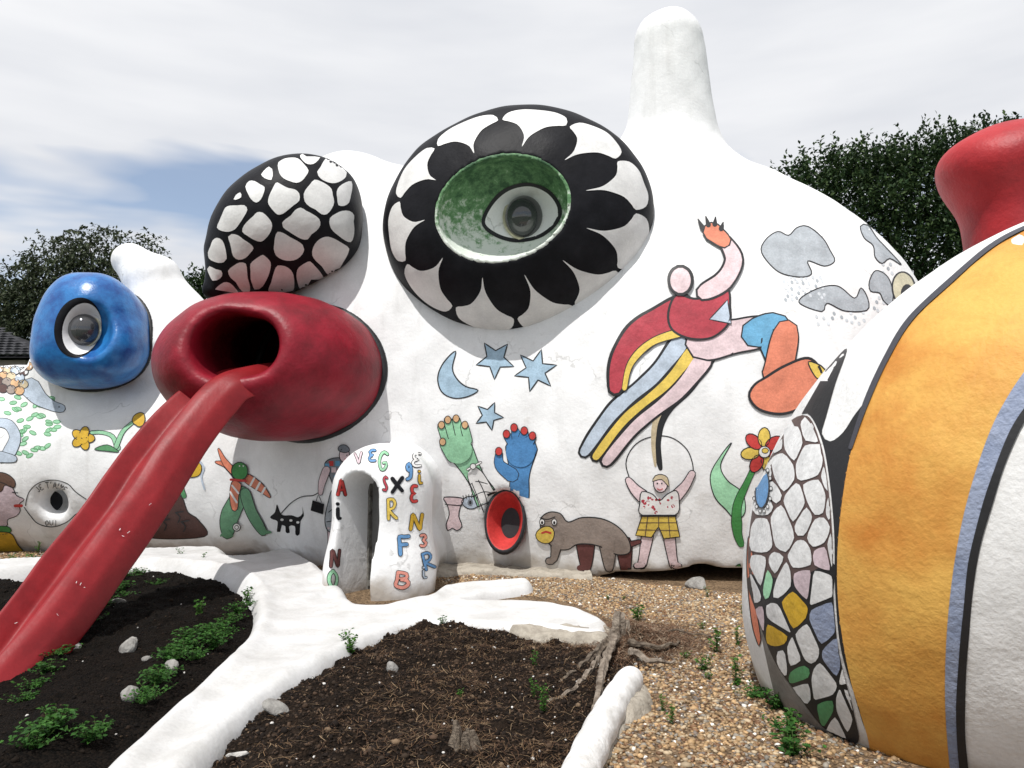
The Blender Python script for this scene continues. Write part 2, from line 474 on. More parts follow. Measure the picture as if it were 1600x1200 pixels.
# ------------------------------------------------------------------ the playhouse: plaster body
def pe(u, v, d, ru, rv, rd, Rm=None):
    return ell(P(u, v, d), (px(ru, d), rd, px(rv, d)), Rm)
def pc(a, b, ra, rb):
    return cone(P(*a), P(*b), px(ra, a[2]), px(rb, b[2]))

b_main = ell(P(1005, 670, 12.2), (px(410, 12.2), 3.35, px(436, 12.2)), rotz(R(-15)))
b_mid = pe(640, 640, 12.1, 245, 380, 2.5)
b_back = pe(548, 500, 12.6, 150, 268, 1.7)
b_left = cone(np.array([-13.5, 13.3, 1.35]), np.array([-1.5, 12.0, 1.35]), 1.62, 1.75)
b_headl = pe(160, 570, 12.0, 92, 92, 1.0)
b_horn = pc((1044, 70, 11.4), (1050, 250, 11.6), 56, 76)
b_hl1 = pc((206, 408, 11.8), (240, 440, 11.8), 29, 42)
b_hl2 = pc((240, 440, 11.8), (276, 540, 11.9), 42, 82)
b_right = pe(1240, 690, 10.9, 215, 345, 2.1)
c_fun = None
c_hole = ell(P(82, 783, 11.0), (0.21, 0.55, 0.2))
c_thr = pc((395, 546, 9.2), (436, 550, 11.3), 48, 46)

def body_raw(X, Y, Z):
    d = smin(b_main(X, Y, Z), b_mid(X, Y, Z), 0.9)
    d = smin(d, b_right(X, Y, Z), 0.8)
    d = smin(d, b_back(X, Y, Z), 0.6)
    d = smin(d, b_horn(X, Y, Z), 0.55)
    l = smin(b_left(X, Y, Z), b_headl(X, Y, Z), 0.5)
    hl = smin(b_hl1(X, Y, Z), b_hl2(X, Y, Z), 0.1)
    l = smin(l, hl, 0.3)
    d = smin(d, l, 0.3)
    return d
yy = np.linspace(8.0, 11.0, 600); fr = ray(791, 814)
fb = body_raw(*[np.asarray(EYE[i] + fr[i] / fr[1] * yy, f4) for i in range(3)])
FUN = P(791, 814, yy[np.argmax(fb < 0)])
c_fun = ell(FUN + (0, 0.12, 0), (0.262, 0.6, 0.415))
def body_fn(X, Y, Z):
    d = body_raw(X, Y, Z) + lumps(X, Y, Z)
    d = smax(d, -c_fun(X, Y, Z), 0.06)
    d = smax(d, -c_hole(X, Y, Z), 0.18)
    zt = f4(0.20) * np.clip((X - f4(0.75)) / f4(1.5), 0, 1) - f4(0.02) + lumps(2.3 * X, 2 * Y, 0 * Z + 1, 0.02)
    d = smax(d, -np.maximum(np.maximum(Z - zt, f4(0.75) - X), X - f4(4.5)), 0.01)
    d = smax(d, -(c_thr(X, Y, Z) - f4(0.12)), 0.02)
    return d
T_body = Target(*nets(body_fn, (-13.0, 8.2, -0.15), (6.6, 15.2, 9.0), 0.075 if DRAFT else 0.055))

house = thing('playhouse', 'big white plaster playhouse with bulging eyes, a red mouth and painted figures on its walls', 'playhouse', (0, 11.5, 0))
put('plaster_body', T_body.V, T_body.Q, M['white'], house)

# ---- doorway porch
pc0 = np.array([-1.50, 8.5, 0])
pc1 = np.array([-1.52, 10.2, 0])
b_p1 = cone(pc0 + (0, 0, -0.6), pc0 + (0.02, 0.05, 1.08), 0.62, 0.55)
b_p2 = cone(pc1 + (0, 0, -0.6), pc1 + (0, 0, 1.10), 0.56, 0.50)
b_p3 = cone(pc0 + (0.02, 0.05, 1.08), pc1 + (0, 0, 1.10), 0.55, 0.50)
b_p4 = cone(pc0 + (0.0, 0.0, 0.2), pc1 + (0, 0, 0.2), 0.60, 0.56)
NA = R(34)
n_out = np.array([-math.sin(NA), -math.cos(NA), 0.0]); n_side = np.array([math.cos(NA), -math.sin(NA), 0.0])
nich0 = pc0 - n_out * 0.11 + n_side * 0.075
def niche(X, Y, Z):
    x, y = X - f4(nich0[0]), Y - f4(nich0[1])
    a = x * f4(n_out[0]) + y * f4(n_out[1]); s = x * f4(n_side[0]) + y * f4(n_side[1])
    h = np.maximum(Z - f4(1.08), 0)
    r = np.sqrt(s * s + h * h) - f4(0.255)
    return np.maximum(r, -a)
def porch_fn(X, Y, Z):
    d = smin(smin(b_p1(X, Y, Z), b_p3(X, Y, Z), 0.1), smin(b_p2(X, Y, Z), b_p4(X, Y, Z), 0.1), 0.15)
    d = smin(d, body_raw(X, Y, Z) + f4(0.04), 0.24) + lumps(X, Y, Z, 0.008)
    return smax(d, -niche(X, Y, Z), 0.05)
T_porch = Target(*nets(porch_fn, (pc0[0] - 1.0, 7.7, -0.15), (pc0[0] + 0.80, 10.3, 2.2), 0.032))
put('porch', T_porch.V, T_porch.Q, M['white'], house)

# ---- big flower eye
EC, ED = P(806, 345, 9.8), 9.8
b_eye = ell(EC, (px(217, ED), 1.02, px(182, ED)), roty(R(6)) @ rotz(R(-8)))
SOC = P(787, 328, 9.0)
c_soc = ell(SOC, (px(107, 9.0), 0.62, px(82, 9.0)), roty(R(10)))
def eye_fn(X, Y, Z):
    return smax(b_eye(X, Y, Z) + lumps(X, Y, Z, 0.01), -(c_soc(X, Y, Z) - f4(0.02)), 0.03)
def soc_fn(X, Y, Z):
    c = c_soc(X, Y, Z)
    return np.maximum(np.maximum(c - f4(0.05), -c), b_eye(X, Y, Z) + lumps(X, Y, Z, 0.01) + f4(0.004))
e_lo, e_hi = EC - (2.3, 1.6, 2.1), EC + (2.3, 1.2, 2.1)
T_eye = Target(*nets(eye_fn, e_lo, e_hi, 0.06 if DRAFT else 0.03))
eye_o = put('flower_eye', T_eye.V, T_eye.Q, M['black'], house)
eye_o['label'] = 'large black and white eye shaped like a flower with a green socket'

# ---- spotted eyelid bulge
LC, LD = P(448, 354, 10.12), 10.12
b_lid1 = ell(LC, (px(132, LD), 1.05, px(92, LD)), roty(R(40)))
b_lid2 = pc((362, 415, 9.75), (333, 452, 9.65), 42, 16)
b_lid3 = pc((418, 402, 9.85), (492, 360, 9.85), 56, 70)
def lid_fn(X, Y, Z):
    d = smin(b_lid1(X, Y, Z), b_lid3(X, Y, Z), 0.3)
    return smin(d, b_lid2(X, Y, Z), 0.2) + lumps(X, Y, Z, 0.01)
T_lid = Target(*nets(lid_fn, LC - (1.8, 1.5, 1.6), LC + (1.7, 1.2, 1.5), 0.045))
lid_o = put('eyelid', T_lid.V, T_lid.Q, M['black'], house)
lid_o['label'] = 'bulging black eyelid with white blotches above the red mouth'

# ---- red mouth
MD = 9.3
b_m1 = ell(P(400, 570, MD), (px(148, MD), 1.15, px(112, MD)))
b_m2 = ell(P(480, 580, MD + 0.5), (px(132, MD), 1.15, px(104, MD)), roty(R(-4)))
c_m = pc((334, 537, 8.0), (392, 547, 9.45), 53, 48)
c_m2 = pc((374, 537, 8.0), (418, 547, 9.45), 48, 44)
b_thr = pc((405, 548, 9.6), (440, 550, 11.4), 62, 55)
def mouth_skin(X, Y, Z): return smin(b_m1(X, Y, Z), b_m2(X, Y, Z), 0.5)
def mouth_fn(X, Y, Z):
    d = smin(b_m1(X, Y, Z), b_m2(X, Y, Z), 0.5) + lumps(X, Y, Z, 0.014)
    d = smin(d, b_thr(X, Y, Z), 0.1)
    return smax(smax(d, -smin(c_m(X, Y, Z), c_m2(X, Y, Z), 0.1), 0.22), -c_thr(X, Y, Z), 0.1)
MC = P(432, 578, 9.5)
T_mouth = Target(*nets(mouth_fn, MC - (1.8, 1.7, 1.3), MC + (1.8, 2.6, 1.3), 0.04))
mouth_o = put('mouth', T_mouth.V, T_mouth.Q, M['red'], house)
mouth_o['label'] = 'deep red open mouth with a dark throat'

def seam(skin, r_, lo, hi, h, parent):
    fn = lambda X, Y, Z: np.sqrt(skin(X, Y, Z) ** 2 + body_raw(X, Y, Z) ** 2) - f4(r_)
    V, Q = nets(fn, lo, hi, h); put('black_outline', V, Q, M['ink'], parent)
seam(mouth_skin, 0.055, MC - (1.8, 1.7, 1.3), MC + (1.8, 1.5, 1.3), 0.03, mouth_o)

# ---- tongue that serves as a slide
cen = spline([(455, 585, 9.5), (385, 592, 8.75), (325, 618, 8.35), (258, 695, 7.85), (196, 788, 7.3), (128, 880, 6.75), (62, 970, 6.25), (-15, 1062, 5.8), (-130, 1160, 5.3)], False, 8.0)
wid = np.interp(np.arange(len(cen)), np.linspace(0, len(cen) - 1, 9), [0.34, 0.42, 0.41, 0.385, 0.355, 0.33, 0.32, 0.325, 0.33])
cw = np.array([P(*c) for c in cen])
tv = np.gradient(cw, axis=0); tv /= np.linalg.norm(tv, axis=1)[:, None]
TS = np.linspace(-1, 1, 23)
prof_t = np.interp(TS, [-1, -.86, -.45, -.1, .2, .5, .85, 1], [.05, .15, -.02, .0, .17, .13, .0, -.20])
ring = []
sv_prev = None
for i in range(len(cen)):
    sd = np.cross(tv[i], (0, 0, 1.0)); sd /= np.linalg.norm(sd)
    if sd[0] < 0: sd = -sd
    up = np.cross(sd, tv[i]); up = up if up[2] > 0 else -up
    wv = wid[i] * (1 + 0.025 * math.sin(i * 0.13))
    row = [cw[i] + sd * wv * t + up * (h + 0.004 * math.sin(i * .4 + t * 3)) for t, h in zip(TS, prof_t)]
    bot = [cw[i] + sd * wv * t + up * (-0.15 - 0.08 * (1 - t * t)) for t in np.linspace(0.93, -0.93, 11)]
    ring.append(row + bot)
nr = len(ring[0]); tvs = np.array(ring).reshape(-1, 3)
tq = []
for i in range(len(cen) - 1):
    for j in range(nr):
        k = (j + 1) % nr
        tq.append((i * nr + j, i * nr + k, (i + 1) * nr + k, (i + 1) * nr + j))
T_tongue = Target(tvs, np.array(tq))
slide = put('tongue_slide', tvs, tq, M['slide_red'], house)
slide['label'] = 'long red tongue hanging from the mouth as a slide'
sm = slide.modifiers.new('smooth', 'SUBSURF'); sm.levels = 1; sm.render_levels = 2

# ---- blue eye
BC, BD = P(139, 517, 10.9), 10.9
b_be = ell(BC + (0, 0.12, -0.02), (px(86, BD), 0.72, px(86, BD)), roty(R(-12)))
b_be2 = pc((125, 470, 10.85), (150, 472, 10.85), 40, 44)
b_be3 = pc((105, 555, 10.85), (172, 552, 10.8), 46, 48)
c_be = ell(P(122, 510, 10.12), (px(44, 10.1), 0.52, px(52, 10.1)), roty(R(-8)))
def beye_fn(X, Y, Z):
    d = smin(smin(b_be(X, Y, Z), b_be2(X, Y, Z), 0.25), b_be3(X, Y, Z), 0.25) + lumps(X, Y, Z, 0.01)
    return smax(d, -c_be(X, Y, Z), 0.10)
T_beye = Target(*nets(beye_fn, BC - (1.2, 1.3, 1.2), BC + (1.2, 1.0, 1.2), 0.03))
beye = put('ringed_eye', T_beye.V, T_beye.Q, M['blue'], house)
beye['label'] = 'glossy blue padded eye at the left end'

seam(lambda X, Y, Z: smin(smin(b_be(X, Y, Z), b_be2(X, Y, Z), 0.25), b_be3(X, Y, Z), 0.25), 0.045, BC - (1.2, 1.3, 1.2), BC + (1.2, 1.0, 1.2), 0.03, beye)

# ------------------------------------------------------------------ the striped wing in the right foreground
WC = np.array([4.073, 4.968, 0.982]); WR = np.array([2.482, 2.652, 1.78])
WM = roty(0.9) @ rotz(-1.211)
b_w = ell(WC, WR, WM)
def wing_fn(X, Y, Z):
    return b_w(X, Y, Z) + lumps(1.3 * X, 1.3 * Y, 1.3 * Z, 0.007)
T_wing = Target(*nets(wing_fn, (1.0, 1.8, -0.2), (7.4, 8.2, 3.9), 0.06 if DRAFT else 0.04))
wing = thing('playhouse_wing', 'rounded playhouse wing with a wide orange band and painted cells, right foreground', 'playhouse wing', (4.0, 5.0, 0))
put('plaster_shell', T_wing.V, T_wing.Q, M['white_rough'], wing)
KC = P(1568, 268, 7.6)
b_k1 = ell(KC, (px(94, 7.6), 0.60, px(52, 7.6)), roty(R(-8)))
b_k2 = cone(KC + (0.12, 0, -0.05), KC + (0.34, 0.0, -1.5), 0.54, 0.68)
def knob_fn(X, Y, Z): return smin(b_k1(X, Y, Z), b_k2(X, Y, Z), 0.35) + lumps(X, Y, Z, 0.012)
T_knob = Target(*nets(knob_fn, KC - (1.1, 1.0, 1.8), KC + (1.6, 1.0, 0.6), 0.045))
kn = put('red_knob', T_knob.V, T_knob.Q, M['knob_red'], wing)
kn['label'] = 'smooth red knob rising behind the orange band'
# ------------------------------------------------------------------ ground
def ground_mat(name, c1, c2, scale, bump):
    m, n, l, b = new_mat(name)
    g = n.new('ShaderNodeNewGeometry')
    v = n.new('ShaderNodeTexVoronoi'); v.inputs['Scale'].default_value = scale
    a = n.new('ShaderNodeTexNoise'); a.inputs['Scale'].default_value = 3.0; a.inputs['Detail'].default_value = 8
    r = n.new('ShaderNodeValToRGB')
    r.color_ramp.elements[0].color = (*c1, 1); r.color_ramp.elements[1].color = (*c2, 1)
    r.color_ramp.elements[0].position = 0.25; r.color_ramp.elements[1].position = 0.75
    mx = n.new('ShaderNodeMix'); mx.inputs[0].default_value = 0.5
    l.new(g.outputs['Position'], v.inputs['Vector']); l.new(g.outputs['Position'], a.inputs['Vector'])
    sp = n.new('ShaderNodeSeparateColor'); l.new(v.outputs['Color'], sp.inputs[0])
    l.new(sp.outputs[0], mx.inputs[2]); l.new(a.outputs['Fac'], mx.inputs[3])
    l.new(mx.outputs[0], r.inputs['Fac']); l.new(r.outputs['Color'], b.inputs['Base Color'])
    k = n.new('ShaderNodeBump'); k.inputs['Strength'].default_value = bump; k.inputs['Distance'].default_value = 0.02
    l.new(v.outputs['Distance'], k.inputs['Height']); k.invert = True
    l.new(k.outputs['Normal'], b.inputs['Normal'])
    b.inputs['Roughness'].default_value = 0.95; b.inputs['Specular IOR Level'].default_value = 0.08
    return m
M['gravel'] = ground_mat('gravel_ground', (0.075, 0.05, 0.032), (0.26, 0.18, 0.11), 55, 0.8)
M['soil'] = ground_mat('dark_soil', (0.007, 0.005, 0.004), (0.024, 0.016, 0.011), 60, 1.0)
M['shade_soil'] = ground_mat('shade_black_soil', (0.003, 0.0025, 0.002), (0.010, 0.007, 0.005), 60, 1.0)  # left bed: black soil, its colour darkened further to carry the shade there
M['grass'] = ground_mat('rough_grass', (0.02, 0.04, 0.012), (0.05, 0.08, 0.025), 12, 0.6)
M['concrete'] = paint('raw_concrete', (0.40, 0.36, 0.30), 0.85, tint=(0.25, 0.22, 0.18), scale=9, bump=0.7, bscale=40)

def attr_mat(name, rough=0.8, trans=0.0, spec=0.12):
    m, n, l, b = new_mat(name)
    a = n.new('ShaderNodeAttribute'); a.attribute_name = 'tone'
    l.new(a.outputs['Color'], b.inputs['Base Color'])
    b.inputs['Roughness'].default_value = rough
    b.inputs['Specular IOR Level'].default_value = spec
    if trans:
        t = n.new('ShaderNodeBsdfTranslucent'); l.new(a.outputs['Color'], t.inputs['Color'])
        x = n.new('ShaderNodeMixShader'); x.inputs[0].default_value = trans
        o = n['Material Output']
        l.new(b.outputs[0], x.inputs[1]); l.new(t.outputs[0], x.inputs[2]); l.new(x.outputs[0], o.inputs['Surface'])
    return m
def set_tone(o, cols):
    """one colour per vertex: each loose pebble, leaf or straw keeps its own colour"""
    at = o.data.color_attributes.new('tone', 'FLOAT_COLOR', 'POINT')
    c = np.ones((len(o.data.vertices), 4), np.float32); c[:, :3] = cols
    at.data.foreach_set('color', c.ravel())
M['pebble'] = attr_mat('pebble_stone', 0.6, spec=0.4)
M['straw'] = attr_mat('dry_straw_and_chips', 0.85)
M['leaf_mat'] = attr_mat('weed_leaf', 0.5, 0.25)
M['tree_leaf'] = attr_mat('tree_leaf', 0.45, 0.18)
M['bark'] = paint('tree_bark', (0.09, 0.07, 0.055), 0.9, tint=(0.05, 0.04, 0.03), scale=9, bump=1.0)
M['dead_wood'] = paint('weathered_wood', (0.30, 0.25, 0.20), 0.9, tint=(0.10, 0.075, 0.055), scale=14, bump=1.0, bscale=60)

# rough grass out to the horizon
gs = 900.0
go = put('ground', [(-gs, -gs, -0.62), (gs, -gs, -0.62), (gs, gs, -0.62), (-gs, gs, -0.62)], [(0, 1, 2, 3)], M['grass'], None, False)
tag(go, None, kind='structure')

def vnoise(x, y, s):
    """cheap smooth value noise"""
    x = np.asarray(x) / s; y = np.asarray(y) / s
    xi, yi = np.floor(x).astype(int), np.floor(y).astype(int)
    fx, fy = x - xi, y - yi
    fx = fx * fx * (3 - 2 * fx); fy = fy * fy * (3 - 2 * fy)
    def h(a, b):
        n = (a * 374761393 + b * 668265263) & 0x7fffffff
        n = ((n ^ (n >> 13)) * 1274126177) & 0x7fffffff
        return (n & 0xffff) / 65535.0
    return (h(xi, yi) * (1 - fx) + h(xi + 1, yi) * fx) * (1 - fy) + (h(xi, yi + 1) * (1 - fx) + h(xi + 1, yi + 1) * fx) * fy

# outlines on the ground, from the photograph
path_px = [(20, 1330), (150, 1192), (232, 1118), (304, 1058), (366, 1004), (393, 958), (380, 925), (344, 902), (300, 893), (230, 888), (120, 893), (-80, 915),
           (-80, 893), (60, 880), (190, 866), (345, 863), (372, 876), (415, 868), (455, 862), (500, 884), (535, 908), (560, 938), (600, 941), (660, 928), (690, 912), (760, 904), (826, 902), (832, 912), (775, 922), (735, 933),
           (790, 932), (860, 938), (930, 954), (958, 970), (950, 987), (900, 986), (840, 978), (780, 975), (720, 975), (650, 972), (590, 992), (520, 1026), (440, 1074), (372, 1130), (300, 1208), (210, 1330)]
def ground_poly(pxs, z, step):
    g = np.array([G(u, v, z)[:2] for u, v in pxs])
    return spline(g, True, step)
path_poly = ground_poly(path_px, 0.10, 0.035)
bed_left_px = [(60, 1330), (176, 1194), (255, 1122), (325, 1064), (380, 1012), (402, 958), (384, 918), (344, 896), (230, 884), (120, 888), (-60, 906), (-500, 960), (-700, 1330)]
bed_right_px = [(190, 1330), (280, 1204), (354, 1124), (424, 1066), (508, 1016), (584, 982), (650, 966), (720, 970), (780, 975), (840, 978), (950, 987), (975, 1010), (1000, 1040), (985, 1080), (930, 1180), (880, 1330)]
bl_poly = ground_poly(bed_left_px, 0.0, 0.08)
br_poly = ground_poly(bed_right_px, 0.0, 0.08)

def height(x, y):
    """the lie of the land: level by the house, falling away to the left and towards the viewer's feet"""
    x = np.asarray(x, float); y = np.asarray(y, float)
    z = 0.03 * (vnoise(x, y, 0.9) - 0.5) + 0.012 * (vnoise(x + 7, y, 0.23) - 0.5)
    z -= 0.75 * np.clip((-x - 2.6) / 3.0, 0, 1) * np.clip((7.4 - y) / 2.5, 0, 1)
    return z
gx, gy = np.meshgrid(np.arange(-14, 8.01, 0.12), np.arange(-2, 15.01, 0.12), indexing='ij')
gz = height(gx, gy)
inl = inside(bl_poly, gx.ravel(), gy.ravel()).reshape(gx.shape); inr = inside(br_poly, gx.ravel(), gy.ravel()).reshape(gx.shape)
gz = np.where(inl | inr, gz - 0.12, gz)
edge = np.minimum(np.minimum(gx + 14, 8 - gx), np.minimum(gy + 2, 15 - gy)); gz = gz - 0.7 * np.clip(1 - edge / 0.8, 0, 1)
na, nb = gx.shape
ii = (np.arange(na - 1)[:, None] * nb + np.arange(nb - 1)[None]).ravel()
gq = np.stack([ii, ii + nb, ii + nb + 1, ii + 1], 1)
tag(put('gravel_ground', np.stack([gx, gy, gz], -1).reshape(-1, 3), gq, M['gravel']), None, kind='structure')

def sheet(name, poly, step, zfn, mat, rings=()):
    v, f = fill_tris(poly, step, rings)
    d = dist_edges(poly, v[:, 0], v[:, 1])
    z = zfn(v[:, 0], v[:, 1], d)
    n = np.cross(np.append(v[f[0, 1]] - v[f[0, 0]], 0), np.append(v[f[0, 2]] - v[f[0, 0]], 0))
    if n[2] < 0: f = f[:, ::-1]
    return put(name, np.column_stack([v, z]), f, mat), np.column_stack([v, z]), f, d

def bed_z(x, y, d, amp=1.0):
    m = np.clip(d / 0.5, 0, 1)
    return height(x, y) - 0.02 + m * (0.09 * vnoise(x, y, 0.55) + 0.05 * vnoise(x + 3, y + 9, 0.2)) + amp * 0.035 * (vnoise(x, y, 0.085) - 0.5) + amp * 0.02 * (vnoise(x + 5, y + 2, 0.04) - 0.5)
o, bl_v, bl_f, bl_d = sheet('soil_bed', bl_poly, 0.05, lambda x, y, d: bed_z(x, y, d), M['shade_soil']); tag(o, None, kind='structure')
o, br_v, br_f, br_d = sheet('soil_bed', br_poly, 0.034, lambda x, y, d: bed_z(x, y, d, 1.3), M['soil']); tag(o, None, kind='structure')

# white plaster path with rounded raised edges and three soft steps
def path_z(x, y, d):
    z = height(x, y)
    top = 0.065 + 0.04 * np.exp(-((d - 0.12) / 0.085) ** 2)
    side = np.sqrt(np.clip(1 - (1 - np.clip(d / 0.10, 0, 1)) ** 2, 0, 1))
    s = np.clip(((-x - 1.9) + 0.25 * (y - 8)) / 1.1, 0, 1)            # steps up to the left of the door
    near = np.clip((y - 7.3) / 0.5, 0, 1)
    k = s * 3; st = np.floor(k) + np.clip((k - np.floor(k)) / 0.30, 0, 1) ** 2 * (3 - 2 * np.clip((k - np.floor(k)) / 0.30, 0, 1))
    wide = np.clip((d - 0.08) / 0.12, 0, 1)
    z = z + top * side + 0.040 * st * near * wide * side
    slope = np.clip((7.0 - y) / 2.2, 0, 1)                               # gentle waves down the ramp
    z += slope * wide * 0.02 * np.sin((y + 0.5 * x) * 3.2)
    return z + (0.02 * (vnoise(x, y, 0.35) - 0.5) + 0.010 * (vnoise(x, y, 0.12) - 0.5)) * side - (1 - side) * 0.12
o, _, _, _ = sheet('path', path_poly, 0.03, path_z, M['white_bright'], (0.006, 0.018, 0.038, 0.065, 0.10, 0.13)); tag(o, None, kind='structure')

# raw concrete showing under the kerb by the stump
cs_px = [(790, 988), (830, 978), (880, 980), (950, 984), (962, 992), (945, 1002), (890, 1000), (830, 1000)]
cs_poly = ground_poly(cs_px, 0.05, 0.05)
o, _, _, _ = sheet('kerb_foundation', cs_poly, 0.04, lambda x, y, d: height(x, y) - 0.04 + np.sqrt(np.clip(d / 0.05, 0, 1)) * (0.11 + 0.04 * vnoise(x, y, 0.08)), M['concrete']); tag(o, None, kind='structure')
# broken concrete apron along the foot of the wall
ap = [G(u, v, 0.0)[:2] for u, v in [(660, 903), (700, 900), (760, 899), (830, 901), (900, 905), (925, 908)]]
ap = spline(np.array(ap), False, 0.08)
apv, apf = [], []
for i, (x, y) in enumerate(ap):
    w = 0.02 + 0.06 * vnoise(x, y, 0.2)
    for j, (dy, h) in enumerate(((-w, -0.05), (-w * 0.9, 0.03), (0.02, 0.07), (0.5, 0.08))):
        apv.append((x + 0.02 * math.sin(i * 2.1), y + dy + 0.03 * vnoise(x * 3, y, 0.1), height(x, y) + h * (0.6 + 0.8 * vnoise(x, y + j, 0.1))))
    if i:
        for j in range(3): a = (i - 1) * 4 + j; apf.append((a, a + 4, a + 5, a + 1))
tag(put('wall_footing', apv, apf, M['concrete']), None, kind='structure')
# ------------------------------------------------------------------ painted decoration
def blob(u, v, a, b, rot, seed, n=16, amp=0.15):
    q = random.Random(seed); p2, p3 = q.uniform(0, 6.3), q.uniform(0, 6.3)
    c, s = math.cos(rot), math.sin(rot); out = []
    for t in np.linspace(0, 2 * math.pi, n, endpoint=False):
        k = 1 + amp * math.sin(2 * t + p2) + amp * 0.8 * math.sin(3 * t + p3)
        x, y = a * k * math.cos(t), b * k * math.sin(t)
        out.append((u + x * c - y * s, v + x * s + y * c))
    return out
def limb(m, pts, w, mat, lw=1.6, ink='ink'):
    w = np.asarray(w, float)
    m.line(pts, list(w + 2 * lw), ink); m.line(pts, list(w), mat)
    return m

# ---- flower eye: petals, socket, eyeball
def eye_pt(t, r):
    o = (812 + 206 * math.cos(t) + 10 * math.sin(t), 345 + 174 * math.sin(t) - 16 * math.cos(t))
    s = (787 + 108 * math.cos(t), 328 + 83 * math.sin(t) - 6 * math.cos(t))
    return (s[0] + (o[0] - s[0]) * r, s[1] + (o[1] - s[1]) * r)
lob = [0.02, 0.62, 1.12, 1.62, 2.16, 2.78, 3.42, 4.02, 4.62, 5.2, 5.75]
for i in range(len(lob)):
    a0 = lob[i]; a1 = lob[(i + 1) % len(lob)] + (2 * math.pi if i == len(lob) - 1 else 0)
    w = a1 - a0; am = (a0 + a1) / 2; k = 0.02 * math.sin(i * 2.3)
    q = [(a0 + .03 * w, .80), (a0 + .10 * w, .93), (a0 + .28 * w, .98), (am, .99 + k), (a1 - .28 * w, .98), (a1 - .10 * w, .93), (a1 - .03 * w, .80),
         (a1 - .12 * w, .75), (a1 - .27 * w, .67), (a1 - .39 * w, .53), (am + .035 * w, .40), (am, .22 + k), (am - .035 * w, .40), (a0 + .39 * w, .53), (a0 + .27 * w, .67), (a0 + .12 * w, .75)]
    Motif(T_eye, 5, 0.005).fill([eye_pt(*z) for z in q], 'white_patch').build('petal', eye_o)
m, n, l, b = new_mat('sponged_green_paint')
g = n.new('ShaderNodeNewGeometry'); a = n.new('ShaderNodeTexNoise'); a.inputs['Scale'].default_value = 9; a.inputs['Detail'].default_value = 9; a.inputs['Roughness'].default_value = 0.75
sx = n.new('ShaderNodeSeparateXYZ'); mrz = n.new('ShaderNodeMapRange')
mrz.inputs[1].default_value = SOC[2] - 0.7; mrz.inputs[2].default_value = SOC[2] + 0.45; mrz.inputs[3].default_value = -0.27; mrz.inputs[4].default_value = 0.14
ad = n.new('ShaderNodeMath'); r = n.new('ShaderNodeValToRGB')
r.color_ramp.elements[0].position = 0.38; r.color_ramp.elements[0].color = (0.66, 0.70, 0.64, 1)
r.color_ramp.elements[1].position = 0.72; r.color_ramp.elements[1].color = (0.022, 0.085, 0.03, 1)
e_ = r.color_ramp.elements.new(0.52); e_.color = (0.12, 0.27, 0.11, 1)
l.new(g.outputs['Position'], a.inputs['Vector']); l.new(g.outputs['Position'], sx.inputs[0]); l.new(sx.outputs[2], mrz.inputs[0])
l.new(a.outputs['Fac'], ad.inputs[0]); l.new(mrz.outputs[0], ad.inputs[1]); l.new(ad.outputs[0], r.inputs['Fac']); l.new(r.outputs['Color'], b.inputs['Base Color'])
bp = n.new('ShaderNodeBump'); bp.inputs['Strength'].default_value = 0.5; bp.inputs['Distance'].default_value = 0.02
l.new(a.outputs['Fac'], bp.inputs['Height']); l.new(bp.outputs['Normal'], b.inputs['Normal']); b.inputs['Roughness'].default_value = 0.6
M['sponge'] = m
T_soc = Target(*nets(soc_fn, SOC - (1.1, 0.75, 0.9), SOC + (1.1, 0.75, 0.9), 0.02))
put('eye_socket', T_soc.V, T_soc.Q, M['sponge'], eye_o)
alm = [(755, 348), (768, 318), (792, 296), (826, 288), (858, 300), (875, 326), (868, 350), (842, 370), (806, 376), (774, 367)]
Motif(T_soc, 4, 0.006).fill(alm, 'white', 6, 'ink', True, 0.006).build('eye_white', eye_o)

def glass_mat():
    m, n, l, b = new_mat('smoked_dome')
    b.inputs['Base Color'].default_value = (0.10, 0.10, 0.105, 1); b.inputs['Roughness'].default_value = 0.06; b.inputs['Coat Weight'].default_value = 0.6
    b.inputs['Transmission Weight'].default_value = 0.5; b.inputs['IOR'].default_value = 1.45
    return m
M['dome'] = glass_mat()
def lathe(profile, c, ax, su=1.0, sv=1.0, n=28):
    ax = np.asarray(ax) / np.linalg.norm(ax); s = np.cross((0, 0, 1.0), ax); s /= np.linalg.norm(s); u = np.cross(ax, s)
    V = []; F = []
    for i, (r_, h) in enumerate(profile):
        for j in range(n):
            t = 2 * math.pi * j / n
            V.append(np.asarray(c) + s * (r_ * su * math.cos(t)) + u * (r_ * sv * math.sin(t)) + ax * h)
        if i:
            for j in range(n): F.append(((i - 1) * n + j, (i - 1) * n + (j + 1) % n, i * n + (j + 1) % n, i * n + j))
    return np.array(V), F
def dome(parent, tgt, u, v, rad, sv, ax):
    p, nn = tgt.hit(u, v)
    ax = np.asarray(ax) / np.linalg.norm(ax)
    th = np.linspace(0, math.pi / 2 * 0.995, 10)
    V, F = lathe([(rad * math.cos(t), rad * 0.85 * math.sin(t)) for t in th], p + ax * 0.03, ax, 1, sv)
    put('glass_dome', V, F, M['dome'], parent)
    V, F = lathe([(rad * 1.0, 0.0), (rad * 1.10, 0.008), (rad * 1.12, 0.03), (rad * 1.0, 0.04), (rad * 0.98, 0.02)], p, ax, 1, sv)
    put('dome_rim', V, F, M['cream'], parent)
    V, F = lathe([(0.001, 0.06), (rad * 0.5, 0.055), (rad * 0.86, 0.03)], p, ax, 1, sv)
    put('pupil', V, F, M['slate'], parent)
dome(eye_o, T_soc, 819, 340, px(31, 9.5), 1.12, np.array([-0.05, -1, 0.02]))

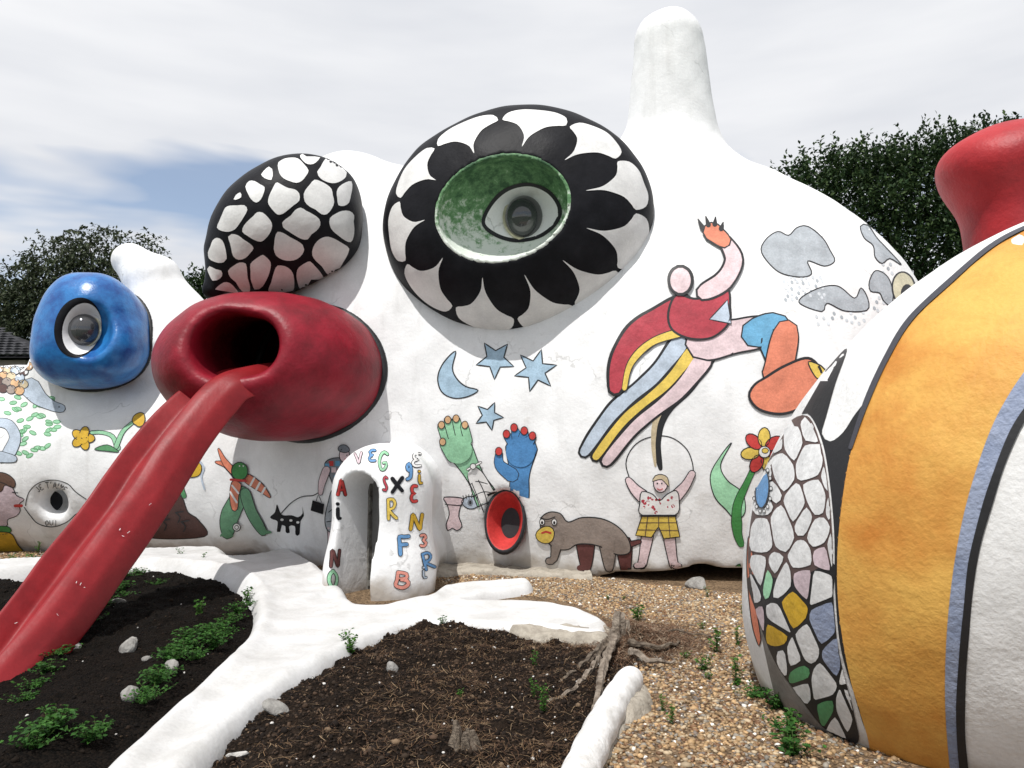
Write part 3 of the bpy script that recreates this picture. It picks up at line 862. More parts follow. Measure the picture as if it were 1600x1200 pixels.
# ---- ringed eye at the left end
Motif(T_beye, 4, 0.006).fill([(122 + 37 * math.cos(t) - 4 * math.sin(t), 512 + 47 * math.sin(t)) for t in np.linspace(0, 6.283, 22, endpoint=False)], 'black', lift=0.006).build('eye_liner', beye)
Motif(T_beye, 4, 0.006).fill([(128 + 31 * math.cos(t) - 5 * math.sin(t), 514 + 41 * math.sin(t)) for t in np.linspace(0, 6.283, 22, endpoint=False)], 'white', lift=0.012).build('eye_white', beye)
dome(beye, T_beye, 132, 516, px(24, 10.5), 1.1, np.array([0.12, -1, 0.04]))

# ---- spotted eyelid
spots = [(452, 262, 36, 15, -.35), (521, 268, 29, 12, .1), (432, 309, 31, 20, -.65), (502, 309, 45, 20, -.15), (467, 353, 35, 20, .3), (540, 346, 13, 19, .2),
         (366, 338, 15, 40, .45), (391, 354, 12, 27, .25), (447, 385, 29, 18, .5), (514, 402, 26, 36, .45), (404, 424, 22, 38, -.45), (339, 398, 14, 32, -.35), (349, 450, 10, 20, -.1),
         (395, 290, 10, 26, .8), (478, 232, 22, 7, -.2), (360, 300, 6, 22, .7), (540, 306, 12, 12, .2), (330, 430, 7, 22, .1), (560, 312, 4, 12, .1)]
def clip_poly(poly, nx, ny, c):
    out = []
    for k in range(len(poly)):
        a_, b_ = poly[k], poly[(k + 1) % len(poly)]
        da, db = a_[0] * nx + a_[1] * ny - c, b_[0] * nx + b_[1] * ny - c
        if da <= 0: out.append(a_)
        if (da < 0) != (db < 0):
            t = da / (da - db); out.append((a_[0] + (b_[0] - a_[0]) * t, a_[1] + (b_[1] - a_[1]) * t))
    return out
lid_edge = np.array([(330, 455), (318, 415), (326, 372), (350, 322), (388, 280), (430, 250), (478, 234), (520, 240), (548, 262), (560, 300), (560, 350), (548, 400), (522, 436), (480, 456), (430, 462), (380, 462)], float)
lid_c = lid_edge.mean(0); lid_in = lid_c + (lid_edge - lid_c) * 0.97
sp = np.array([(x + (i_ % 3) * 3, y) for i_, (x, y, *_r) in enumerate(spots)] + [(372, 388), (372, 428), (440, 435), (480, 432), (408, 268)], float)
qb = random.Random(5)
for i in range(len(sp)):
    poly = [tuple(p) for p in lid_in]
    for j in range(len(sp)):
        if i == j: continue
        d_ = sp[j] - sp[i]; L = np.linalg.norm(d_); nx, ny = d_ / L; mid = (sp[i] + sp[j]) / 2
        poly = clip_poly(poly, nx, ny, mid[0] * nx + mid[1] * ny - qb.uniform(0.6, 5.5))
        if len(poly) < 3: break
    if len(poly) < 3: continue
    pts = straight(poly, True, 6)
    if len(pts) < 8: continue
    for _ in range(2): pts = (np.roll(pts, 1, 0) + 2 * pts + np.roll(pts, -1, 0)) / 4
    c_ = pts.mean(0); th = np.arctan2(pts[:, 1] - c_[1], pts[:, 0] - c_[0]); pts = c_ + (pts - c_) * (1.0 - 0.17 * np.maximum(0, np.sin(2 * th + i * 1.7)) * (i % 3 != 0) - 0.08 * np.maximum(0, np.sin(3 * th + i * 2.9)))[:, None]
    Motif(T_lid, 5, 0.005).fill(pts[::2], 'white_patch').build('white_blotch', lid_o)

# ---- night sky
def star(u, v, r_, k, rot, inner=0.45):
    return [(u + (r_ if i % 2 == 0 else r_ * inner) * math.cos(rot + i * math.pi / k), v + (r_ if i % 2 == 0 else r_ * inner) * math.sin(rot + i * math.pi / k)) for i in range(2 * k)]
Motif(T_body, 5).fill([(712, 549), (693, 567), (684, 590), (690, 612), (708, 622), (730, 620), (747, 610), (728, 604), (714, 592), (707, 575)], 'sky', 2).build('painted_moon', house, 'pale blue crescent moon with a thin black outline')
for u, v, r_, k, ro, la in [(774, 562, 31, 5, -.9, 'pale blue five pointed star nearest the moon'), (837, 579, 34, 6, -.25, 'pale blue six pointed star right of the others'), (764, 650, 23, 5, .1, 'small pale blue star below the moon')]:
    Motif(T_body, 5).fill(star(u, v, r_, k, ro), 'sky', 2, smooth=False).build('painted_star', house, la)

# ---- hands rising from the red funnel
m = Motif(T_body, 5)
limb(m, [(720, 705), (740, 740), (772, 800)], [40, 24, 44], 'green')
m.line([(742, 742), (756, 768), (776, 806)], [26, 34, 46], 'ink'); m.line([(742, 742), (756, 768), (776, 806)], [23, 31, 43], 'white_patch')
for q in [[(733, 758), (745, 752), (762, 756)], [(740, 775), (757, 768), (776, 772)], [(748, 792), (765, 784), (788, 786)], [(748, 750), (758, 772), (764, 800)], [(738, 756), (748, 780), (756, 800)]]: m.line(q, 1.3)
for i, (a_, b_) in enumerate([((698, 690), (690, 666)), ((708, 685), (700, 657)), ((720, 684), (713, 656)), ((732, 688), (726, 666))]): limb(m, [a_, b_], [12, 11], 'green', 1.2)
limb(m, [(706, 715), (693, 694)], [13, 10], 'green', 1.2)
m.oval(716, 702, 22, 22, 'green', 0)
for u, v in [(690, 664), (700, 656), (713, 654), (727, 664), (692, 690)]: m.oval(u, v, 5, 6, 'peach', 0, 1.2)
m.line([(731, 733), (752, 722)], 4); m.line([(731, 733), (752, 722)], 2.2, 'white_patch'); m.oval(740, 728, 4.5, 4.5, 'white_patch', 0, 1.2)
m.build('painted_hand', house, 'green hand with tan fingertips and a patterned sleeve')
m = Motif(T_body, 5)
limb(m, [(815, 700), (812, 745), (812, 800)], [46, 30, 28], 'footblue')
limb(m, [(800, 742), (781, 726), (780, 708)], [22, 17, 10], 'footblue', 1.2)
for u, v in [(792, 680), (805, 672), (820, 676), (832, 684)]: limb(m, [(815, 705), (u, v)], [22, 11], 'footblue', 1.0)
m.oval(814, 706, 23, 24, 'footblue')
for u, v in [(792, 678), (804, 668), (820, 673), (833, 681), (780, 705)]: m.oval(u, v, 5.5, 6.5, 'signal', 0, 1.2)
m.build('painted_hand', house, 'blue hand with red fingertips above the funnel')
p_, n_ = T_body.hit(825, 760)
fc = FUN + (0, -0.02, 0); fax = np.array([-0.28, -1, 0.22])
fp = [(0.30, -0.03), (0.335, 0.03), (0.33, 0.075), (0.29, 0.085), (0.275, 0.06), (0.21, -0.10), (0.15, -0.22), (0.12, -0.26)]
rot_s = 1.28
V, F = lathe(fp, fc, fax, 0.82, rot_s); fm = [1 if i // 28 < 3 else 0 for i in range(len(F))]
fun = put('red_funnel', V, F, [M['signal'], M['ink']], house, True, fm); fun['label'] = 'red funnel shaped hole with a thick black rim'
V, F = lathe([(0.155, -0.205), (0.001, -0.21)], fc + fax * 0.0, fax, 0.82, rot_s); put('funnel_hole', V, F, M['ink'], fun)
m = Motif(T_body, 5)
m.fill([(694, 777), (724, 779), (720, 790), (717, 806), (722, 822), (714, 829), (707, 825), (700, 829), (697, 820), (702, 804), (699, 789)], 'pink', 1.6); m.line([(696, 788), (722, 790)], 1.4)
m.build('painted_vase', house, 'small pale pink vase shape')
m = Motif(T_body, 4)
m.fill([(721, 784), (730, 776), (742, 777), (750, 786), (742, 794), (730, 794)], 'paleblue', 1.4); m.oval(735, 785, 4.5, 5.5, 'slate'); m.oval(735, 785, 2, 3, 'ink')
for k in range(6): m.line([(725 + 4 * k, 777 + abs(k - 2.5) * .9), (723.5 + 4.6 * k, 772 + abs(k - 2.5))], 1.2)
m.build('painted_eye', house, 'small pale blue eye with lashes')

# ---- four legged animal
m = Motif(T_body, 5)
limb(m, [(915, 850), (916, 885)], [26, 16], 'maroon'); limb(m, [(975, 850), (978, 890)], [24, 16], 'maroon'); m.line([(915, 886), (906, 887)], 9, 'maroon'); limb(m, [(985, 850), (999, 846)], [8, 5], 'maroon')
limb(m, [(872, 838), (866, 872), (858, 876)], [26, 13, 10], 'taupe'); limb(m, [(950, 850), (952, 886)], [24, 13], 'taupe')
m.fill([(845, 812), (858, 800), (876, 802), (888, 815), (910, 808), (940, 810), (965, 822), (982, 842), (984, 862), (965, 866), (945, 856), (925, 850), (902, 850), (888, 858), (868, 856), (850, 838)], 'taupe', 1.8)
for (q, w_) in (([(872, 840), (866, 872), (858, 876)], [20, 12, 9]), ([(950, 845), (952, 886)], [20, 12])): m.line(q, w_, 'taupe')
m.fill(blob(853, 835, 15, 13, 0, 5, amp=.06), 'yellow', 1.4)
m.line([(848, 832), (854, 830), (861, 832)], 3.0, 'signal')
for u in (848, 867): m.oval(u, 815, 4, 5, 'white_patch', 0, 1.2); m.oval(u, 816, 1.8, 2.6, 'ink')
m.line([(845, 808), (856, 811), (868, 807)], 1.6)
m.build('painted_animal', house, 'grey brown four legged animal with a yellow beard')

# ---- figure with a skipping rope
m = Motif(T_body, 5)
m.line([(984, 748), (978, 725), (985, 704), (1002, 688), (1028, 681), (1052, 685), (1073, 702), (1082, 724), (1083, 740)], 1.6)
limb(m, [(1012, 835), (1006, 868), (1003, 882)], [18, 15, 12], 'pink'); m.line([(1004, 883), (994, 884)], 10, 'ink'); m.line([(1004, 882), (995, 883)], 8, 'pink')
limb(m, [(1045, 835), (1050, 868), (1053, 882)], [18, 15, 12], 'pink'); m.line([(1053, 883), (1061, 884)], 10, 'ink'); m.line([(1053, 882), (1060, 883)], 8, 'pink')
limb(m, [(1004, 775), (992, 764), (982, 750)], [18, 13, 8], 'pink'); limb(m, [(1056, 775), (1071, 758), (1081, 740)], [18, 14, 10], 'pink')
m.fill([(1003, 768), (1020, 772), (1030, 782), (1042, 772), (1056, 766), (1061, 780), (1055, 804), (1003, 804), (1000, 785)], 'white_patch', 1.6)
q = random.Random(4)
m.hold = True
for k in range(24):
    u, v = q.uniform(1004, 1056), q.uniform(775, 802); m.oval(u, v, q.uniform(1.4, 3.2), q.uniform(1.4, 3.2), 'crimson', n=7)
m.hold = False
m.fill([(1003, 806), (1055, 806), (1062, 838), (1037, 841), (1029, 822), (1018, 839), (993, 836)], 'yellow', 1.6, smooth=False)
for a_, b_ in [((999, 816), (1057, 816)), ((996, 827), (1059, 828)), ((1012, 807), (1008, 837)), ((1029, 807), (1029, 821)), ((1044, 807), (1047, 840))]: m.line([a_, b_], 1.1, 'brown_ink')
m.line([(1002, 805), (1056, 805)], 3.2)
m.oval(1032, 755, 11, 14, 'pink', 0, 1.5)
m.fill([(1019, 752), (1024, 743), (1034, 741), (1043, 746), (1045, 760), (1041, 756), (1034, 749), (1026, 750)], 'tan', 1.3)
for u in (1027, 1034): m.oval(u, 755, 1.3, 1.5, 'ink', n=6)
m.line([(1027, 763), (1031, 765), (1035, 763)], 1.2, 'signal')
m.build('painted_rope_skipper', house, 'figure in a dotted shirt and yellow checked shorts with a skipping rope')

# ---- large running figure in many colours
m = Motif(T_body, 6)
m.line([(1112, 545), (1075, 600), (1035, 650), (1026, 690), (1032, 732)], [30, 26, 18, 17, 6], 'ink'); m.line([(1106, 545), (1068, 598), (1029, 648), (1021, 688), (1024, 728)], [20, 16, 9, 9, 3], 'tan')
for dx, dy, mat, w_ in ((-14, -10, 'paleblue', [24, 22, 20, 15]), (6, 2, 'yellow', [18, 14, 13, 11]), (24, 14, 'pink', [26, 20, 16, 14])):
    q = [(1075 + dx, 548 + dy), (1035 + dx, 598 + dy), (972 + dx * .9, 652 + dy), (926 + dx * .9, 712 + dy * .6)]
    m.line(q, [x + 8 for x in w_], 'ink')
for dx, dy, mat, w_ in ((-14, -10, 'paleblue', [24, 22, 20, 15]), (6, 2, 'yellow', [18, 14, 13, 11]), (24, 14, 'pink', [26, 20, 16, 14])):
    q = [(1075 + dx, 548 + dy), (1035 + dx, 598 + dy), (972 + dx * .9, 652 + dy), (926 + dx * .9, 712 + dy * .6)]
    m.line(q, w_, mat)
limb(m, [(1100, 534), (1160, 524), (1208, 515)], [56, 48, 44], 'pink', 3); limb(m, [(1180, 521), (1212, 516), (1216, 545)], [46, 50, 52], 'cyan', 2.5)
limb(m, [(1228, 520), (1220, 558), (1216, 585)], [38, 42, 46], 'coral', 2.2)
m.fill([(1196, 590), (1226, 572), (1262, 560), (1282, 580), (1280, 606), (1255, 634), (1222, 647), (1186, 640), (1170, 620), (1178, 602)], 'coral', 4)
m.fill([(1262, 566), (1282, 572), (1290, 584), (1276, 592)], 'yellow', 2)
limb(m, [(1066, 486), (1012, 515), (975, 556), (962, 606)], [46, 44, 32, 20], 'crimson', 5)
m.line([(1064, 520), (1018, 536), (986, 568), (976, 608)], [16, 13, 12, 9], 'ink'); m.line([(1064, 520), (1018, 536), (986, 568), (976, 607)], [13, 10, 9, 7], 'yellow')
m.fill([(1057, 462), (1090, 468), (1134, 452), (1140, 478), (1138, 506), (1112, 528), (1078, 530), (1050, 516), (1044, 490)], 'crimson', 3.5)
m.fill([(1108, 500), (1136, 470), (1142, 507)], 'paleblue', 1.6, smooth=False)
limb(m, [(1100, 458), (1130, 440), (1146, 408), (1132, 378)], [22, 26, 24, 18], 'pink', 3.5)
limb(m, [(1130, 378), (1112, 364)], [22, 26], 'coral', 2.5)
for a_, b_ in [((1097, 358), (1090, 345)), ((1106, 354), (1102, 341)), ((1116, 353), (1117, 342)), ((1126, 360), (1129, 350))]: m.line([a_, b_], [8, 2], 'ink')
m.oval(1063, 440, 18, 22, 'pink', 0, 5)
m.build('painted_runner', house, 'large running figure in red, pink, blue and orange with one arm raised')

# ---- rain clouds
rain = random.Random(11)
for pts, box, la in [([(1190, 395), (1196, 375), (1215, 362), (1232, 368), (1245, 356), (1262, 354), (1285, 372), (1297, 392), (1304, 408), (1288, 416), (1262, 408), (1268, 428), (1248, 433), (1215, 424)], (1225, 432, 1290, 470, 40), 'largest grey rain cloud'),
                     ([(1248, 472), (1275, 452), (1308, 447), (1335, 466), (1345, 450), (1356, 468), (1354, 485), (1320, 486), (1292, 474), (1284, 487)], (1275, 488, 1350, 508, 14), 'low grey rain cloud under the largest one'),
                     ([(1344, 354), (1356, 352), (1370, 372), (1385, 388), (1408, 414), (1390, 404), (1378, 412), (1367, 402), (1364, 384), (1350, 372)], (1378, 412, 1395, 428, 8), 'small grey rain cloud near the roof edge'),
                     ([(1358, 440), (1368, 423), (1386, 432), (1395, 456), (1392, 478), (1380, 470), (1374, 458), (1360, 455)], (1366, 462, 1384, 486, 8), 'narrow grey rain cloud beside the oval window')]:
    m = Motif(T_body, 5)
    m.fill(pts, 'cloud', 1.8)
    m.hold = True; got = []
    for k in range(box[4] * 6):
        u, v = rain.uniform(box[0], box[2]), rain.uniform(box[1], box[3])
        if len(got) >= box[4] or any(abs(u - a_) + abs(v - b_) < 8 for a_, b_ in got): continue
        got.append((u, v)); m.oval(u, v, 2.3, 3.3, 'cloud' if len(got) % 3 == 0 else 'drop', -.5, n=7)
    m.build('painted_cloud', house, la)
m = Motif(T_body, 4); m.oval(1412, 452, 18, 27, 'cream', -.15, 2.6); m.oval(1417, 459, 10, 15, 'ink'); m.build('oval_window', house, 'small oval window with a cream surround')

# ---- flower and leaf beside the wing
m = Motif(T_body, 5)
m.fill([(1143, 692), (1126, 712), (1110, 742), (1116, 775), (1134, 796), (1150, 812), (1164, 800), (1160, 770), (1136, 750), (1126, 726)], 'mint', 1.6)
limb(m, [(1186, 715), (1168, 752), (1152, 790), (1152, 830), (1158, 850)], [8, 9, 11, 15, 10], 'leaf', 1.0)
for k in range(7):
    t = k * 2 * math.pi / 7 + .3; m.oval(1192 + 20 * math.cos(t), 705 + 22 * math.sin(t), 15, 9.5, 'yellow' if k % 2 else 'signal', t, 1.6)
m.oval(1194, 706, 9, 9, 'white_patch', 0, 1.4); m.oval(1195, 704, 5, 4, 'yellow', 0, 1.0)
m.fill([(1146, 905), (1146, 888), (1156, 880), (1156, 896)], 'leaf', 1.2)
m.build('painted_flower', house, 'red and yellow daisy on a green stem with a pale green leaf')

# ---- left of the door: green creature, dog, woman
m = Motif(T_body, 4)
for q, w_ in (([(372, 748), (356, 728), (338, 722)], [8, 10, 2]), ([(370, 742), (352, 722), (342, 702)], [8, 9, 2])):
    limb(m, q, w_, 'coral', 1.2)
limb(m, [(388, 748), (408, 762), (422, 776)], [14, 12, 2], 'coral', 1.2)
for u, v in [(396, 753), (405, 760), (413, 768)]: m.line([(u + 2, v - 6), (u - 4, v + 5)], 3.5, 'white_patch')
limb(m, [(378, 770), (360, 805), (356, 832)], [22, 28, 18], 'shadegreen', 1.2); limb(m, [(384, 770), (394, 800), (412, 830)], [16, 16, 12], 'shadegreen', 1.2); m.line([(412, 830), (424, 831)], [10, 3], 'shadegreen')
for u in (346, 354, 364): m.line([(355, 828), (u, 836)], [8, 3], 'shadegreen')
m.fill([(364, 752), (378, 756), (374, 775), (372, 795), (364, 796), (360, 776)], 'coral', 1.2); m.line([(364, 758), (374, 770)], 3, 'white_patch'); m.line([(361, 768), (371, 784)], 3, 'white_patch')
m.oval(376, 736, 13, 14, 'leaf', 0, 1.4); m.line([(362, 749), (386, 751)], 3.5, 'signal'); m.oval(376, 728, 1.2, 1.2, 'white_patch', n=6); m.oval(382, 728, 1.2, 1.2, 'white_patch', n=6); m.oval(371, 822, 6, 6, 'white_patch', 0, 1.3); m.oval(371, 822, 3, 3, 'white_patch', 0, 1.0)
m.build('painted_creature', house, 'green creature with red and white striped plumes')
m = Motif(T_body, 4)
m.fill([(422, 808), (430, 800), (433, 788), (438, 800), (443, 805), (456, 805), (466, 808), (473, 802), (472, 791), (475, 806), (470, 814), (468, 835), (462, 835), (461, 822), (452, 822), (453, 832), (447, 832), (446, 822), (441, 820), (438, 831), (433, 831), (434, 815), (428, 812)], 'black')
for u, v in [(441, 812), (455, 813), (466, 816)]: m.oval(u, v, 2.6, 2.0, 'white_patch', n=8)
m.line([(440, 802), (455, 786), (472, 776), (490, 774), (500, 768)], 1.4)
m.build('painted_dog', house, 'small black dog with white spots on a lead')
m = Motif(T_body, 4)
limb(m, [(518, 815), (517, 870)], [12, 8], 'pink', 1.0)
m.fill([(520, 765), (535, 770), (535, 828), (514, 830), (508, 812), (513, 785)], 'cloud', 1.4); m.line([(514, 800), (532, 786)], 1.3); m.line([(511, 815), (530, 812)], 1.3)
m.fill([(508, 724), (520, 716), (538, 718), (536, 745), (526, 765), (514, 740)], 'slate', 1.3)
for u, v, k in [(518, 724, 'signal'), (528, 724, 'cyan'), (522, 734, 'pink'), (531, 736, 'signal'), (526, 746, 'cyan'), (512, 728, 'cyan')]: m.fill([(u - 3.5, v - 4), (u + 3.5, v - 4), (u + 3.5, v + 4), (u - 3.5, v + 4)], k, 0, smooth=False)
limb(m, [(511, 734), (504, 755), (502, 770)], [12, 11, 6], 'pink', 1.0)
m.oval(539, 711, 8, 11, 'pink', 0, 1.3); m.fill(blob(538, 701, 9, 6, 0, 2, amp=.08), 'slate', 1.2); m.oval(543, 711, 1, 1.4, 'ink', n=6); m.line([(540, 717), (544, 717)], 1.4, 'signal')
m.fill([(490, 781), (508, 787), (506, 803), (487, 797)], 'black', smooth=False); m.line([(496, 782), (499, 773), (504, 784)], 1.0)
m.build('painted_woman', house, 'woman in a patchwork blouse and grey skirt holding a black bag')

# ---- far left wall
m = Motif(T_body, 5)
m.fill([(228, 838), (232, 800), (246, 770), (262, 762), (284, 776), (294, 800), (310, 812), (320, 838)], 'rock', 1.4)
for k in range(16):
    u, v = 238 + (k % 4) * 20 + 6 * math.sin(k * 2), 782 + (k // 4) * 16 + 4 * math.cos(k * 3)
    if inside(np.array([(236, 832), (240, 800), (252, 776), (264, 770), (280, 782), (290, 804), (302, 814), (308, 832)], float), [u, u + 7, u + 12], [v, v + 15, v - 2]).all(): m.line([(u, v), (u + 7, v + 7), (u + 4, v + 15)], 2.0); m.line([(u, v), (u + 12, v - 2)], 2.0)
m.build('painted_rock', house, 'dark brown mound with black cracks')
m = Motif(T_body, 4)
limb(m, [(286, 745), (284, 762), (288, 775)], [10, 6, 7], 'midgreen', 1.0)
m.fill([(284, 742), (290, 718), (304, 716), (315, 728), (312, 742), (298, 746)], 'gold', 1.3); m.fill([(290, 724), (304, 706), (306, 722), (298, 736), (288, 738)], 'signal', 1.2); m.line([(309, 718), (319, 730), (315, 745), (320, 764)], 3, 'paleblue')
m.build('painted_flower', house, 'yellow and red flower growing from the brown mound')
m = Motif(T_body, 5)
limb(m, [(184, 700), (176, 682), (160, 676), (144, 676)], [9, 6, 5, 5], 'green', 1.0); limb(m, [(182, 698), (192, 675), (208, 660)], [7, 6, 5], 'green', 1.0); m.fill([(186, 706), (168, 695), (148, 702), (166, 705)], 'midgreen', 1.2)
for k in range(5): t = k * 2 * math.pi / 5; m.oval(130 + 9 * math.cos(t), 685 + 9 * math.sin(t), 10, 7, 'gold', t, 1.3)
m.oval(130, 685, 9, 9, 'gold'); m.fill(blob(218, 656, 9, 12, .5, 8, amp=.1), 'gold', 1.3)
m.build('painted_flower', house, 'two orange yellow tulips on curved green stems')
m = Motif(T_body, 5); q = random.Random(3); m.hold = True
for k in range(52):
    u, v = q.uniform(0, 92) , q.uniform(618, 712)
    if (u - 40) ** 2 / 62 ** 2 + (v - 660) ** 2 / 58 ** 2 > 1 or u < 26 and v > 650: continue
    t = q.uniform(-.9, .5); m.oval(u, v, 6, 3, 'green' if q.random() < .6 else 'mint', t, 1.0, 'midgreen', n=8)
m.build('painted_leaves', house, 'scatter of small green leaves on the left wall')
m = Motif(T_body, 5)
limb(m, [(48, 606), (62, 622), (82, 634), (96, 638)], [30, 22, 16, 12], 'paleblue', 1.0); limb(m, [(-6, 660), (14, 664), (24, 684), (14, 708), (4, 716)], [12, 16, 18, 18, 14], 'paleblue', 1.0); limb(m, [(2, 714), (22, 717)], [18, 10], 'paleblue', 1.0)
m.oval(93, 636, 1.2, 1.2, 'ink', n=6)
m.build('painted_snake', house, 'pale blue snakes beside the small green leaves')
m = Motif(T_body, 5)
for j in range(5):
    m.layer += 1; m.hold = True
    for i in range(5):
        u, v = -8 + i * 13 + (j % 2) * 6, 566 + j * 10 + i * 1.5
        if u < 46 - j * 1.0: m.oval(u, v, 8, 7, ['tan', 'rock', 'peach', 'paleblue', 'taupe'][(i * 3 + j * 2) % 5], 0, 1.0)
m.build('painted_scales', house, 'patch of tan and brown scales left of the blue eye')
m = Motif(T_body, 4)
m.fill([(-20, 770), (-10, 752), (8, 756), (20, 762), (26, 774), (38, 780), (30, 788), (32, 798), (26, 806), (12, 812), (10, 822), (-20, 822)], 'lilac', 1.3)
m.fill([(-20, 770), (-20, 742), (0, 738), (14, 742), (24, 752), (22, 762), (8, 758), (2, 768)], 'hair', 1.2); m.line([(24, 790), (34, 790)], 4.5, 'signal'); m.line([(20, 769), (28, 770)], 1.6)
m.fill([(-20, 824), (12, 822), (16, 832), (-20, 836)], 'leaf', 1.0); m.fill([(-20, 836), (15, 832), (28, 850), (40, 872), (-20, 872)], 'gold', 1.2)
m.build('painted_profile', house, 'woman in profile with brown hair and an orange top')

# ---- writing
GL = {
 'A': [[(0, 1), (.28, .4), (.5, 0), (.75, .5), (1, 1)], [(.2, .65), (.8, .65)]], 'i': [[(.5, .35), (.5, .8), (.65, .98), (.9, .95)], [(.45, .04), (.5, .06)]], 'N': [[(0, 1), (.1, .5), (.2, 0), (.5, .5), (.8, 1), (.9, .5), (1, 0)]],
 'O': [[(.5, 0), (.1, .25), (.05, .65), (.45, 1), (.9, .75), (.95, .3), (.5, 0)]], 'V': [[(0, .1), (.3, .5), (.6, 1), (.8, .5), (1, 0)]], 'E': [[(1, .03), (.5, .02), (.2, .18), (.35, .42), (.75, .48), (.3, .55), (.1, .78), (.4, .98), (1, .95)]],
 'G': [[(.95, .12), (.6, 0), (.2, .2), (.05, .6), (.25, .95), (.6, .95), (.85, .7), (.8, .58), (.5, .6)]], 'S': [[(.95, .1), (.5, 0), (.15, .2), (.45, .48), (.85, .72), (.6, .98), (.05, .92)]], 'X': [[(.05, .05), (.5, .5), (.95, .9)], [(.95, 0), (.5, .5), (.05, 1)]],
 'R': [[(.15, 1), (.12, .5), (.1, .02)], [(.1, .02), (.6, 0), (.85, .2), (.65, .45), (.2, .52), (.55, .75), (1, .95)]], 'F': [[(.2, 1), (.15, .5), (.1, .03), (.55, .03), (1, 0)], [(.15, .48), (.5, .46), (.8, .45)]], 'B': [[(.1, 0), (.1, .5), (.05, .9), (.55, 1), (.9, .75), (.8, .5), (.25, .45), (.7, .35), (.7, .05), (.1, 0)]],
 '9': [[(.85, .25), (.5, .02), (.15, .25), (.45, .5), (.85, .25), (.85, .6), (.7, .9), (.2, 1)]], '3': [[(.1, .05), (.6, 0), (.85, .22), (.45, .45), (.9, .68), (.6, .97), (.1, .92)]],
 'J': [[(.7, 0), (.7, .7), (.45, 1), (.1, .8)]], 'T': [[(0, .03), (1, .03)], [(.5, .03), (.5, 1)]], 'M': [[(0, 1), (.15, 0), (.5, .7), (.85, 0), (1, 1)]], 'U': [[(0, 0), (.05, .7), (.5, 1), (.95, .7), (1, 0)]], 'I': [[(.5, 0), (.5, 1)]], "'": [[(.5, 0), (.4, .2)]], 'C': [[(.95, .1), (.5, 0), (.05, .5), (.5, 1), (.95, .9)]]}
PORCH = merge(T_porch, T_body)
cname = dict(red='signal')
for ch, u0, v0, u1, v1, col, w_, nm in [
    ('V', 555, 708, 565, 724, 'lilac', 2.6, 'pale pink'), ('E', 576, 704, 586, 721, 'letterblue', 3.2, 'dark blue'), ('G', 592, 707, 606, 735, 'green', 3.6, 'large green'), ('S', 599, 745, 605, 767, 'crimson', 3.0, 'dark red'),
    ('X', 612, 747, 629, 769, 'black', 4.4, 'black'), ('9', 634, 724, 643, 749, 'letterblue', 4.0, 'blue figure'), ('E', 643, 709, 656, 729, 'white_patch', 3.0, 'white'), ('i', 650, 736, 659, 756, 'gold', 3.2, 'orange'),
    ('E', 641, 759, 650, 784, 'signal', 4.2, 'bright red'), ('R', 605, 780, 619, 811, 'yellow', 4.0, 'yellow'), ('N', 641, 804, 659, 827, 'gold', 4.6, 'orange yellow'), ('F', 622, 838, 638, 866, 'letterblue', 5.2, 'large blue'),
    ('3', 656, 836, 666, 854, 'salmon', 3.6, 'salmon figure'), ('R', 660, 864, 676, 889, 'letterblue', 3.8, 'tilted blue'), ('B', 618, 895, 640, 918, 'salmon', 5.0, 'salmon pink'), ('i', 656, 886, 666, 903, 'paleblue', 2.8, 'grey'),
    ('A', 528, 750, 539, 773, 'signal', 3.8, 'red'), ('i', 524, 786, 532, 811, 'black', 3.2, 'black'), ('N', 517, 860, 530, 885, 'maroon', 3.8, 'maroon'), ('O', 514, 892, 526, 918, 'green', 4.0, 'green')]:
    m = Motif(PORCH, 3, 0.005)
    tilt = -0.22 if nm == 'tilted blue' else (0.12 if ch == 'B' else 0)
    def mapp(p):
        x, y = u0 + p[0] * (u1 - u0), v0 + p[1] * (v1 - v0)
        cx, cy = (u0 + u1) / 2, (v0 + v1) / 2; c, s = math.cos(tilt), math.sin(tilt)
        return (cx + (x - cx) * c - (y - cy) * s, cy + (x - cx) * s + (y - cy) * c)
    for st in GL[ch]: m.line([mapp(p) for p in st], w_ + 2.0, 'ink')
    for st in GL[ch]: m.line([mapp(p) for p in st], w_, col)
    m.build('painted_letter', house, '%s %s painted on the porch' % (nm, ch))
m = Motif(T_body, 4)
m.line([(40, 790), (45, 770), (60, 755), (84, 750), (106, 756), (118, 768), (135, 780)], 1.3); m.line([(38, 792), (48, 806), (60, 818), (82, 823), (104, 816), (118, 804), (130, 796)], 1.3)
word = "JE T'AIME"
for k, ch in enumerate(word):
    if ch == ' ': continue
    t = -2.35 + k * 0.19; u, v = 81 + 31 * math.cos(t), 783 + 26 * math.sin(t); ro = t + math.pi / 2
    for st in GL[{'E': 'E', 'I': 'I'}.get(ch, ch)]:
        m.line([(u + ((p[0] - .5) * 5.2) * math.cos(ro) - ((p[1] - .5) * 9) * math.sin(ro), v + ((p[0] - .5) * 5.2) * math.sin(ro) + ((p[1] - .5) * 9) * math.cos(ro)) for p in st], 1.1)
for k, ch in enumerate('OUI'):
    for st in GL[ch]: m.line([(72 + k * 7 + p[0] * 5, 813 + p[1] * 7) for p in st], 1.1)
m.build('painted_writing', house, 'thin black ring of handwriting around the round hole')
th = np.linspace(0.04, 1, 4)
hp, hn = T_body.hit(84, 783)
V, F = lathe([(0.001, 0), (0.08, 0), (0.165, 0.0)], hp + np.array([0, -0.06, 0]), np.array([0.12, -1, 0]), 1, 0.95); put('round_hole', V, F, M['black'], house)

